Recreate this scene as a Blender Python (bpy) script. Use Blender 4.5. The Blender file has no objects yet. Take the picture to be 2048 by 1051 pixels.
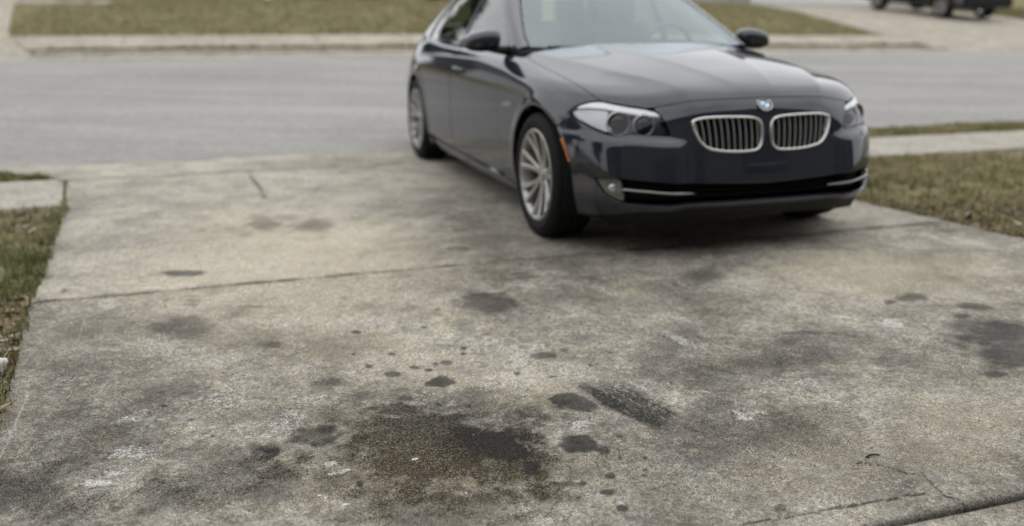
import bpy, bmesh, math, random
import numpy as np
from mathutils import Vector, Matrix
from mathutils.geometry import delaunay_2d_cdt

scene = bpy.context.scene
COL = scene.collection
R = math.radians

# ---------------------------------------------------------------- camera
cam_data = bpy.data.cameras.new('camera')
cam = bpy.data.objects.new('camera', cam_data)
COL.objects.link(cam)
cam.location = (0.0, 0.0, 1.146)
cam.rotation_euler = (R(90 - 15.405), 0.0, 0.0)
cam_data.sensor_width = 36.0
cam_data.lens = 36.0 * 1763.55 / 2048.0
cam_data.clip_start = 0.05
cam_data.clip_end = 600.0
cam_data.dof.use_dof = True
cam_data.dof.focus_distance = 2.5
cam_data.dof.aperture_fstop = 1.35
cam_data.dof.aperture_blades = 0
scene.camera = cam

# ---------------------------------------------------------------- sky, sun, exposure
SUN_EL, SUN_AZ = 60.0, -8.0          # azimuth clockwise from +Y
world = bpy.data.worlds.new('World')
scene.world = world
world.use_nodes = True
wn = world.node_tree
wn.nodes.clear()
sky = wn.nodes.new('ShaderNodeTexSky')
sky.sky_type = 'NISHITA'
sky.sun_disc = False
sky.sun_elevation = R(SUN_EL)
sky.sun_rotation = R(SUN_AZ)
sky.air_density = 1.0
sky.dust_density = 3.0
sky.ozone_density = 1.0
hs = wn.nodes.new('ShaderNodeHueSaturation')
hs.inputs['Saturation'].default_value = 0.30
# thin overcast over the clear sky: a cloud layer, brighter overhead as an overcast sky is, with soft lumps
wtc = wn.nodes.new('ShaderNodeTexCoord')
wnz = wn.nodes.new('ShaderNodeTexNoise')
wnz.inputs['Scale'].default_value = 2.6
wnz.inputs['Detail'].default_value = 5
wnz.inputs['Roughness'].default_value = 0.55
wmr = wn.nodes.new('ShaderNodeMapRange')
for i_, v_ in zip(('From Min', 'From Max', 'To Min', 'To Max'), (0.3, 0.7, 0.78, 1.22)): wmr.inputs[i_].default_value = v_
wsx = wn.nodes.new('ShaderNodeSeparateXYZ')
wel = wn.nodes.new('ShaderNodeMapRange')
for i_, v_ in zip(('From Min', 'From Max', 'To Min', 'To Max'), (0.0, 1.0, 0.95, 1.30)): wel.inputs[i_].default_value = v_
wpr = wn.nodes.new('ShaderNodeMath'); wpr.operation = 'MULTIPLY'
wcl = wn.nodes.new('ShaderNodeVectorMath'); wcl.operation = 'SCALE'
wcl.inputs[0].default_value = (8.7, 8.9, 9.2)
wmx = wn.nodes.new('ShaderNodeMix'); wmx.data_type = 'RGBA'
wmx.inputs['Factor'].default_value = 0.82
wbg = wn.nodes.new('ShaderNodeBackground')
wbg.inputs['Strength'].default_value = 0.13
wout = wn.nodes.new('ShaderNodeOutputWorld')
wn.links.new(sky.outputs[0], hs.inputs['Color'])
wn.links.new(wtc.outputs['Generated'], wnz.inputs['Vector'])
wn.links.new(wtc.outputs['Generated'], wsx.inputs[0])
wn.links.new(wsx.outputs['Z'], wel.inputs['Value'])
wn.links.new(wnz.outputs['Fac'], wmr.inputs['Value'])
wn.links.new(wmr.outputs[0], wpr.inputs[0])
wn.links.new(wel.outputs[0], wpr.inputs[1])
wn.links.new(wpr.outputs[0], wcl.inputs['Scale'])
wn.links.new(hs.outputs[0], wmx.inputs[6])
wn.links.new(wcl.outputs[0], wmx.inputs[7])
wn.links.new(wmx.outputs[2], wbg.inputs['Color'])
wn.links.new(wbg.outputs[0], wout.inputs['Surface'])

sun_data = bpy.data.lights.new('sun', 'SUN')
sun_data.energy = 0.5
sun_data.angle = R(140.0)
sun_data.color = (1.0, 0.97, 0.92)
sun = bpy.data.objects.new('sun', sun_data)
COL.objects.link(sun)
sun.rotation_euler = (R(90 - SUN_EL), 0.0, R(180 - SUN_AZ))
sun.location = (0, 0, 30)

scene.view_settings.view_transform = 'Standard'
scene.view_settings.look = 'None'
scene.view_settings.exposure = 0.06
scene.view_settings.gamma = 1.0
scene.view_settings.use_curve_mapping = False
scene.cycles.use_denoising = True
try:
    scene.cycles.denoiser = 'OPENIMAGEDENOISE'
except Exception:
    pass
scene.cycles.max_bounces = 8
scene.cycles.transparent_max_bounces = 12

# ---------------------------------------------------------------- helpers
def tag(o, label=None, cat=None, group=None, kind=None):
    if label: o['label'] = label
    if cat: o['category'] = cat
    if group: o['group'] = group
    if kind: o['kind'] = kind
    return o

def empty(name, loc=(0, 0, 0), rz=0.0, parent=None):
    o = bpy.data.objects.new(name, None)
    o.empty_display_size = 0.2
    COL.objects.link(o)
    o.location = loc
    o.rotation_euler = (0, 0, rz)
    if parent: o.parent = parent
    return o

def mesh_obj(name, verts, faces, mat, parent=None, smooth=True, normals=None, loc=None):
    me = bpy.data.meshes.new(name)
    me.from_pydata([tuple(v) for v in verts], [], [tuple(f) for f in faces])
    me.update()
    if smooth:
        me.polygons.foreach_set('use_smooth', [True] * len(me.polygons))
    if normals is not None:
        me.normals_split_custom_set_from_vertices([tuple(n) for n in normals])
    if mat: me.materials.append(mat)
    o = bpy.data.objects.new(name, me)
    COL.objects.link(o)
    if parent: o.parent = parent
    if loc is not None: o.location = loc
    return o

def fast_mesh(name, V, F, mat, parent=None, smooth=False):
    """V (n,3) array, F (m,k) array of equal-sized faces"""
    me = bpy.data.meshes.new(name)
    V = np.asarray(V, np.float32); F = np.asarray(F, np.int32)
    me.vertices.add(len(V)); me.vertices.foreach_set('co', V.ravel())
    k = F.shape[1]
    me.loops.add(F.size); me.loops.foreach_set('vertex_index', F.ravel())
    me.polygons.add(len(F))
    me.polygons.foreach_set('loop_start', np.arange(0, F.size, k, dtype=np.int32))
    me.polygons.foreach_set('use_smooth', np.full(len(F), smooth))
    me.update(calc_edges=True)
    if mat: me.materials.append(mat)
    o = bpy.data.objects.new(name, me)
    COL.objects.link(o)
    if parent: o.parent = parent
    return o

def attr(o, name, vals):
    a = o.data.attributes.new(name, 'FLOAT', 'POINT')
    a.data.foreach_set('value', np.asarray(vals, np.float32))

def attr_col(o, name, cols):
    a = o.data.attributes.new(name, 'FLOAT_COLOR', 'POINT')
    c = np.ones((len(cols), 4), np.float32); c[:, :3] = cols
    a.data.foreach_set('color', c.ravel())

def bm_obj(name, bm, mat, parent=None, smooth=False, bevel=0.0, segs=2):
    if bevel > 0:
        bmesh.ops.bevel(bm, geom=list(bm.edges), offset=bevel, segments=segs, profile=0.6, affect='EDGES')
    bmesh.ops.recalc_face_normals(bm, faces=list(bm.faces))
    me = bpy.data.meshes.new(name)
    bm.to_mesh(me); bm.free()
    if smooth:
        me.polygons.foreach_set('use_smooth', [True] * len(me.polygons))
    if mat: me.materials.append(mat)
    o = bpy.data.objects.new(name, me)
    COL.objects.link(o)
    if parent: o.parent = parent
    return o

def box_bm(sx, sy, sz, c=(0, 0, 0), bm=None, rot=None):
    bm = bm or bmesh.new()
    m = Matrix.Translation(c)
    if rot is not None: m = m @ rot
    m = m @ Matrix.Diagonal((sx, sy, sz, 1))
    bmesh.ops.create_cube(bm, size=1.0, matrix=m)
    return bm

def lathe(profile, n=48, axis='y'):
    """profile: list of (r, h) -> verts, quads around the axis"""
    V = []; F = []
    m = len(profile)
    for i in range(n):
        a = 2 * math.pi * i / n
        for r, h in profile:
            V.append((r * math.cos(a), h, r * math.sin(a)) if axis == 'y' else (r * math.cos(a), r * math.sin(a), h))
    for i in range(n):
        j = (i + 1) % n
        for k in range(m - 1):
            F.append((i * m + k, j * m + k, j * m + k + 1, i * m + k + 1))
    return V, F

def tube(pts, radii, n=8, closed=False):
    pts = [Vector(p) for p in pts]
    if not hasattr(radii, '__len__'): radii = [radii] * len(pts)
    V = []; F = []
    up = Vector((0, 0, 1))
    for i, p in enumerate(pts):
        if closed:
            t = (pts[(i + 1) % len(pts)] - pts[i - 1]).normalized()
        else:
            t = (pts[min(i + 1, len(pts) - 1)] - pts[max(i - 1, 0)]).normalized()
        a = t.cross(up)
        if a.length < 1e-3: a = t.cross(Vector((1, 0, 0)))
        a.normalize(); b = a.cross(t).normalized()
        for k in range(n):
            th = 2 * math.pi * k / n
            V.append(p + radii[i] * (math.cos(th) * a + math.sin(th) * b))
    m = len(pts)
    for i in range(m if closed else m - 1):
        j = (i + 1) % m
        for k in range(n):
            l = (k + 1) % n
            F.append((i * n + k, i * n + l, j * n + l, j * n + k))
    if not closed:
        F.append(tuple(range(n - 1, -1, -1)))
        F.append(tuple((m - 1) * n + k for k in range(n)))
    return V, F

def vnoise(x, y, seed):
    xi = np.floor(x).astype(np.int64); yi = np.floor(y).astype(np.int64)
    fx = x - xi; fy = y - yi
    fx = fx * fx * (3 - 2 * fx); fy = fy * fy * (3 - 2 * fy)
    def h(a, b):
        n = (a * 374761393 + b * 668265263 + seed * 1442695041) & 0xFFFFFFFF
        n = ((n ^ (n >> 13)) * 1274126177) & 0xFFFFFFFF
        n = n ^ (n >> 16)
        return (n & 0xFFFF) / 65535.0
    return (h(xi, yi) * (1 - fx) + h(xi + 1, yi) * fx) * (1 - fy) + (h(xi, yi + 1) * (1 - fx) + h(xi + 1, yi + 1) * fx) * fy

def fbm(x, y, scale, octv=4, seed=1, gain=0.5):
    s = 0; a = 1; t = 0
    for o in range(octv):
        s = s + a * vnoise(x * scale, y * scale, seed + o * 17); t += a
        a *= gain; scale *= 2.03
    return s / t

def sstep(a, b, x):
    t = np.clip((x - a) / (b - a), 0, 1)
    return t * t * (3 - 2 * t)
# ---------------------------------------------------------------- materials
class NT:
    """small node-tree writer"""
    def __init__(self, name):
        self.m = bpy.data.materials.new(name)
        self.m.use_nodes = True
        self.t = self.m.node_tree
        self.b = self.t.nodes['Principled BSDF']
        self.o = self.t.nodes['Material Output']
    def n(self, typ, **kw):
        nd = self.t.nodes.new('ShaderNode' + typ)
        for k, v in kw.items():
            if hasattr(nd, k) and k not in nd.inputs: setattr(nd, k, v)
            else: nd.inputs[k.replace('_', ' ')].default_value = v
        return nd
    def l(self, a, b): self.t.links.new(a, b)
    def coord(self, kind='Object'): return self.n('TexCoord').outputs[kind]
    def noise(self, vec, scale, detail=4, rough=0.55, dist=0.0):
        nd = self.n('TexNoise')
        nd.inputs['Scale'].default_value = scale; nd.inputs['Detail'].default_value = detail
        nd.inputs['Roughness'].default_value = rough; nd.inputs['Distortion'].default_value = dist
        if vec is not None: self.l(vec, nd.inputs['Vector'])
        return nd.outputs['Fac']
    def rng(self, v, a, b, c=0.0, d=1.0, smooth=False):
        nd = self.n('MapRange')
        if smooth: nd.interpolation_type = 'SMOOTHSTEP'
        for i, x in zip(('From Min', 'From Max', 'To Min', 'To Max'), (a, b, c, d)): nd.inputs[i].default_value = x
        self.l(v, nd.inputs['Value']); return nd.outputs[0]
    def mix(self, f, a, b, mode='MIX'):
        nd = self.n('Mix'); nd.data_type = 'RGBA'; nd.blend_type = mode
        for s, x in ((nd.inputs['Factor'], f), (nd.inputs[6], a), (nd.inputs[7], b)):
            if isinstance(x, (int, float)): s.default_value = x
            elif isinstance(x, tuple): s.default_value = (*x, 1)
            else: self.l(x, s)
        return nd.outputs[2]
    def math(self, op, a, b=None, clamp=False):
        nd = self.n('Math'); nd.operation = op; nd.use_clamp = clamp
        for s, x in zip(nd.inputs, (a, b)):
            if x is None: continue
            if isinstance(x, (int, float)): s.default_value = x
            else: self.l(x, s)
        return nd.outputs[0]
    def attr(self, name, out='Fac'):
        nd = self.n('Attribute'); nd.attribute_name = name
        return nd.outputs[out]
    def bump(self, h, strength=0.3, dist=0.01):
        nd = self.n('Bump'); nd.inputs['Strength'].default_value = strength; nd.inputs['Distance'].default_value = dist
        self.l(h, nd.inputs['Height']); self.l(nd.outputs[0], self.b.inputs['Normal'])
    def set(self, **kw):
        for k, v in kw.items():
            k = k.replace('_', ' ')
            s = self.b.inputs[k]
            if isinstance(v, tuple): s.default_value = (*v, 1)
            elif isinstance(v, (int, float)): s.default_value = v
            else: self.l(v, s)
        return self

def plain(name, col, rough=0.5, metal=0.0, vary=0.12, scale=9.0, **kw):
    t = NT(name)
    c = t.coord()
    f = t.noise(c, scale, 5)
    a = tuple(x * (1 - vary) for x in col); b = tuple(min(1, x * (1 + vary)) for x in col)
    t.set(Base_Color=t.mix(t.rng(f, .3, .7), a, b), Roughness=rough, Metallic=metal, **kw)
    return t.m

def glass(name, tint, rough=0.02, ior=1.5, mixmin=0.0, k=1.75, refl=(1, 1, 1)):
    """thin pane: straight-through tinted light plus fresnel reflection"""
    t = NT(name)
    t.t.nodes.remove(t.b)
    fr = t.n('Fresnel'); fr.inputs['IOR'].default_value = ior
    geo = t.n('NewGeometry')                       # same reflectance seen from inside and outside
    t.l(t.rng(geo.outputs['Backfacing'], 0, 1, ior, 1 / ior), fr.inputs['IOR'])
    f = t.math('ADD', t.math('MULTIPLY', fr.outputs[0], k), mixmin, True)
    tr = t.n('BsdfTransparent'); tr.inputs['Color'].default_value = (*tint, 1)
    gl = t.n('BsdfGlossy'); gl.inputs['Roughness'].default_value = rough
    gl.inputs['Color'].default_value = (*refl, 1)
    mx = t.n('MixShader')
    t.l(f, mx.inputs[0]); t.l(tr.outputs[0], mx.inputs[1]); t.l(gl.outputs[0], mx.inputs[2])
    t.l(mx.outputs[0], t.o.inputs['Surface'])
    return t.m

def mat_paint(name, col, metal=0.0):
    t = NT(name)
    c = t.coord()
    fl = t.noise(c, 900, 1)
    dust = t.noise(c, 3.0, 6, 0.6)
    base = t.mix(t.rng(fl, .35, .65), tuple(x * .75 for x in col), tuple(x * 1.35 for x in col))
    base = t.mix(t.rng(dust, .45, .8, 0, .025), base, (.16, .155, .145))
    t.set(Base_Color=base, Metallic=metal, Roughness=0.42, Specular_IOR_Level=0.0, Coat_Weight=1.0, Coat_Roughness=t.rng(dust, .3, .8, .03, .09))
    t.b.inputs['Coat IOR'].default_value = 1.70
    return t.m

M = {}
M['paint'] = mat_paint('dark_paint', (.0165, .0200, .0275))
M['suv_paint'] = mat_paint('navy_paint', (.009, .011, .018))
M['black_plastic'] = plain('black_plastic', (.010, .010, .011), .5, Specular_IOR_Level=.22)
M['gloss_black'] = plain('gloss_black', (.008, .008, .009), .12)
M['rubber'] = plain('rubber', (.007, .007, .007), .75, vary=.3, scale=30, Specular_IOR_Level=.22)
M['chrome'] = plain('chrome', (.80, .80, .79), .24, 1.0, vary=.03)
M['satin_chrome'] = plain('satin_chrome', (.34, .34, .34), .28, 1.0, vary=.05)
M['slat'] = plain('slat_metal', (.40, .40, .39), .35, .3, vary=.05)
M['alloy'] = plain('alloy_wheel', (.36, .355, .34), .33, .75, vary=.10, scale=20)
M['brake'] = plain('brake_disc', (.20, .19, .18), .45, .8)
M['dark_inner'] = plain('dark_inner', (.007, .007, .007), .9, Specular_IOR_Level=.1)
M['glass'] = glass('windscreen_glass', (.80, .88, .85), mixmin=.0, k=1.62, refl=(.88, .97, 1.0))
M['side_glass'] = glass('side_glass', (.42, .47, .45), k=1.2)
M['rear_glass'] = glass('rear_glass', (.76, .84, .80), k=1.2)
M['lens'] = glass('lamp_lens', (.95, .96, .97), k=.8)
M['lamp_dark'] = plain('lamp_housing', (.016, .016, .017), .25)
M['lamp_ring'] = plain('lamp_ring', (.55, .55, .56), .2, .7)
M['lamp_silver'] = plain('lamp_reflector', (.48, .49, .51), .20, .85, vary=.05)
M['eyebrow'] = plain('light_bar', (.92, .93, .94), .30, 0.0, vary=.03)
M['amber'] = plain('amber_reflector', (.62, .17, .015), .25, vary=.15, scale=60)
M['emblem_blue'] = plain('emblem_blue', (.10, .33, .62), .2)
M['emblem_white'] = plain('emblem_white', (.85, .86, .88), .2)
M['seat'] = plain('seat_leather', (.10, .098, .092), .5, vary=.2)
M['dash'] = plain('dash_board', (.03, .03, .032), .6)
M['fog_glass'] = plain('fog_lamp', (.15, .15, .135), .14, .3, vary=.3, scale=60)
M['red_lens'] = plain('red_lens', (.22, .01, .012), .15)
M['mirror_glass'] = plain('mirror_glass', (.6, .62, .64), .03, 1.0, vary=.01)
M['white_paint'] = plain('white_paint', (.78, .79, .79), .45, vary=.05, scale=3)
M['dark_soil_gap'] = plain('joint_dirt', (.030, .027, .022), .95, vary=.5, scale=60)
M['roof'] = plain('roof_shingle', (.075, .068, .062), .9, vary=.35, scale=25)
M['bark'] = plain('bark', (.10, .085, .07), .9, vary=.4, scale=14)
M['plate_white'] = plain('plate_white', (.7, .7, .68), .4)

def mat_concrete(name, light, dark, tan, grain=1.0, stain=True, fine=170.0, pale_col=(.60, .585, .54)):
    t = NT(name)
    c = t.coord()
    n1 = t.noise(c, 1.7, 6, .62)
    n2 = t.noise(c, 9.0, 6, .65)
    n3 = t.noise(c, 42.0, 4, .6, 1.2)
    n4 = t.noise(c, fine, 3, .6, 2.5)           # worn sand-cement pattern
    n5 = t.noise(c, fine * 2.6, 2, .5)
    n6 = t.noise(c, fine * .45, 3, .6, 3.0)
    n0 = t.noise(c, 4.2, 7, .72, .4)
    col = t.mix(t.rng(t.math('ADD', t.math('MULTIPLY', n1, .5), t.math('MULTIPLY', n0, .5)), .40, .60), dark, light)
    col = t.mix(t.rng(n2, .40, .72, 0, .55), col, tan)
    mott = t.rng(n3, .33, .67, .64, 1.34)
    col = t.mix(1.0, col, mott, 'MULTIPLY')
    flk = t.math('MULTIPLY', t.rng(t.noise(c, 15, 6, .75, .8), .56, .68, 0, .8), t.rng(n0, .42, .62))
    col = t.mix(flk, col, pale_col)                # scaled, pale patches
    hgt = t.math('ADD', t.math('MULTIPLY', n4, .55), t.math('ADD', t.math('MULTIPLY', n5, .15), t.math('MULTIPLY', n6, .50)))
    if stain:
        oil = t.attr('oil'); soft = t.attr('soft'); pale = t.attr('pale'); tn = t.attr('tan'); scr = t.attr('scratch')
        col = t.mix(t.math('MULTIPLY', tn, t.rng(n2, .25, .6, .5, 1.0)), col, (.58, .505, .375))
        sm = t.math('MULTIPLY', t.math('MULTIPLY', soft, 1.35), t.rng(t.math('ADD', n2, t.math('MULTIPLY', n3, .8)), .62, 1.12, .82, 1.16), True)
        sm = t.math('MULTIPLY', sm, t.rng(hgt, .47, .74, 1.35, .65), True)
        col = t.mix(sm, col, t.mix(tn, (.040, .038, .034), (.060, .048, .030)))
        pm = t.rng(t.math('ADD', t.math('MULTIPLY', pale, .8), t.math('ADD', t.math('MULTIPLY', t.math('SUBTRACT', n3, .5), 1.1), t.math('MULTIPLY', t.math('SUBTRACT', n6, .5), 1.2))), .24, .78, 0, .88, True)
        col = t.mix(t.math('MULTIPLY', pm, t.rng(pale, 0, .12)), col, pale_col)
        om = t.rng(t.math('ADD', oil, t.math('ADD', t.math('MULTIPLY', t.math('SUBTRACT', n4, .5), .45), t.math('MULTIPLY', t.math('SUBTRACT', n3, .5), .35))), .05, .66, 0, .97)
        om = t.math('MULTIPLY', om, t.rng(oil, 0, .06))
        om = t.math('MULTIPLY', om, t.rng(t.math('ADD', n2, n3), .75, 1.25, .62, 1.08), True)
        col = t.mix(om, col, t.mix(1.0, col, (.085, .085, .098), 'MULTIPLY'))
        col = t.mix(t.math('MULTIPLY', scr, t.rng(n3, .15, .40, .3, .9)), col, (.48, .465, .42))
        t.set(Roughness=t.rng(om, .3, .95, .90, .45), Specular_IOR_Level=t.rng(om, .6, .95, .06, .16))
    else:
        t.set(Roughness=.9, Specular_IOR_Level=.08)
    fmul = t.rng(hgt, .50, .70, 1 - .85 * grain, 1 + .85 * grain)
    worn = t.rng(t.math('ADD', n0, n2), .82, 1.18, .50, 1.0)
    col = t.mix(worn, col, t.mix(1.0, col, fmul, 'MULTIPLY'))
    pit = t.rng(t.noise(c, fine * .8, 2, .5), .70, .745)
    col = t.mix(t.math('MULTIPLY', pit, .55 * grain), col, (.05, .048, .044))
    chip = t.rng(t.noise(c, fine * 1.15, 2, .5, .6), .705, .75)
    col = t.mix(t.math('MULTIPLY', chip, .60 * grain), col, (.62, .60, .56))
    t.set(Base_Color=col)
    t.bump(hgt, .7 * grain, .009)
    return t.m

M['concrete'] = mat_concrete('driveway_concrete', (.48, .45, .38), (.165, .155, .134), (.50, .43, .315), 1.0)
M['concrete_far'] = mat_concrete('apron_concrete', (.49, .455, .385), (.26, .245, .21), (.53, .46, .345), .7, True)
M['walk'] = mat_concrete('sidewalk_concrete', (.41, .385, .33), (.30, .28, .24), (.44, .39, .31), .6, False, 60)
M['walk_far'] = mat_concrete('far_walk_concrete', (.43, .39, .33), (.27, .245, .20), (.47, .41, .32), .7, False, 30)

def mat_road():
    t = NT('road_asphalt')
    c = t.coord()
    mp = t.n('Mapping'); t.l(c, mp.inputs['Vector']); mp.inputs['Scale'].default_value = (.16, 1.2, 1)
    mp.inputs['Rotation'].default_value = (0, 0, R(-18.4))
    n1 = t.noise(mp.outputs[0], 1.6, 5, .6)
    n2 = t.noise(c, .9, 8, .72)
    n3 = t.noise(c, 55, 3, .6)
    n4 = t.noise(c, 12, 4, .6)
    col = t.mix(t.rng(n1, .3, .7), (.265, .253, .235), (.355, .341, .317))
    col = t.mix(t.rng(n2, .45, .75, 0, .45), col, (.215, .215, .225))
    col = t.mix(1.0, col, t.rng(n3, .25, .75, .70, 1.3), 'MULTIPLY')
    col = t.mix(1.0, col, t.rng(n4, .25, .75, .86, 1.14), 'MULTIPLY')
    t.set(Base_Color=col, Roughness=.9, Specular_IOR_Level=.12)
    t.bump(n3, .4, .008)
    return t.m
M['road'] = mat_road()

def mat_soil():
    t = NT('lawn_soil')
    c = t.coord()
    n1 = t.noise(c, .9, 5, .65); n2 = t.noise(c, 6, 6, .65); n3 = t.noise(c, 60, 4, .65)
    grass = t.mix(t.rng(n2, .35, .65), (.125, .115, .052), (.30, .255, .145))
    col = t.mix(t.rng(n1, .56, .72), grass, (.12, .10, .075))
    col = t.mix(1.0, col, t.rng(n3, .25, .75, .6, 1.45), 'MULTIPLY')
    t.set(Base_Color=col, Roughness=.95, Specular_IOR_Level=.08)
    t.bump(t.math('ADD', n2, n3), .8, .03)
    return t.m
M['soil'] = mat_soil()

def mat_blade():
    t = NT('grass_blades')
    t.set(Base_Color=t.attr('tint', 'Color'), Roughness=.85, Specular_IOR_Level=.1)
    return t.m
M['blade'] = mat_blade()

def mat_siding(name, col):
    t = NT(name)
    c = t.coord()
    n = t.noise(c, 4, 4)
    t.set(Base_Color=t.mix(t.rng(n, .3, .7), tuple(x * .93 for x in col), col), Roughness=.6)
    return t.m
M['siding'] = mat_siding('vinyl_siding', (.42, .40, .36))
M['brick'] = plain('brick_wall', (.085, .06, .05), .9, vary=.35, scale=18)
M['leaf_tan'] = plain('dry_leaf_tan', (.46, .33, .19), .7, vary=.25, scale=40)
M['leaf_brown'] = plain('dry_leaf_brown', (.15, .10, .065), .8, vary=.4, scale=40)
M['leaf_red'] = plain('dry_leaf_red', (.13, .05, .035), .8, vary=.4, scale=40)
M['twig'] = plain('twig_bark', (.045, .038, .03), .9, vary=.4, scale=90)
M['white_stone'] = plain('white_stone', (.66, .66, .62), .8, vary=.2, scale=60)
M['evergreen'] = plain('evergreen', (.035, .055, .025), .85, vary=.5, scale=12)

M['dark_door'] = plain('stained_door', (.045, .032, .024), .5, vary=.3)

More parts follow.
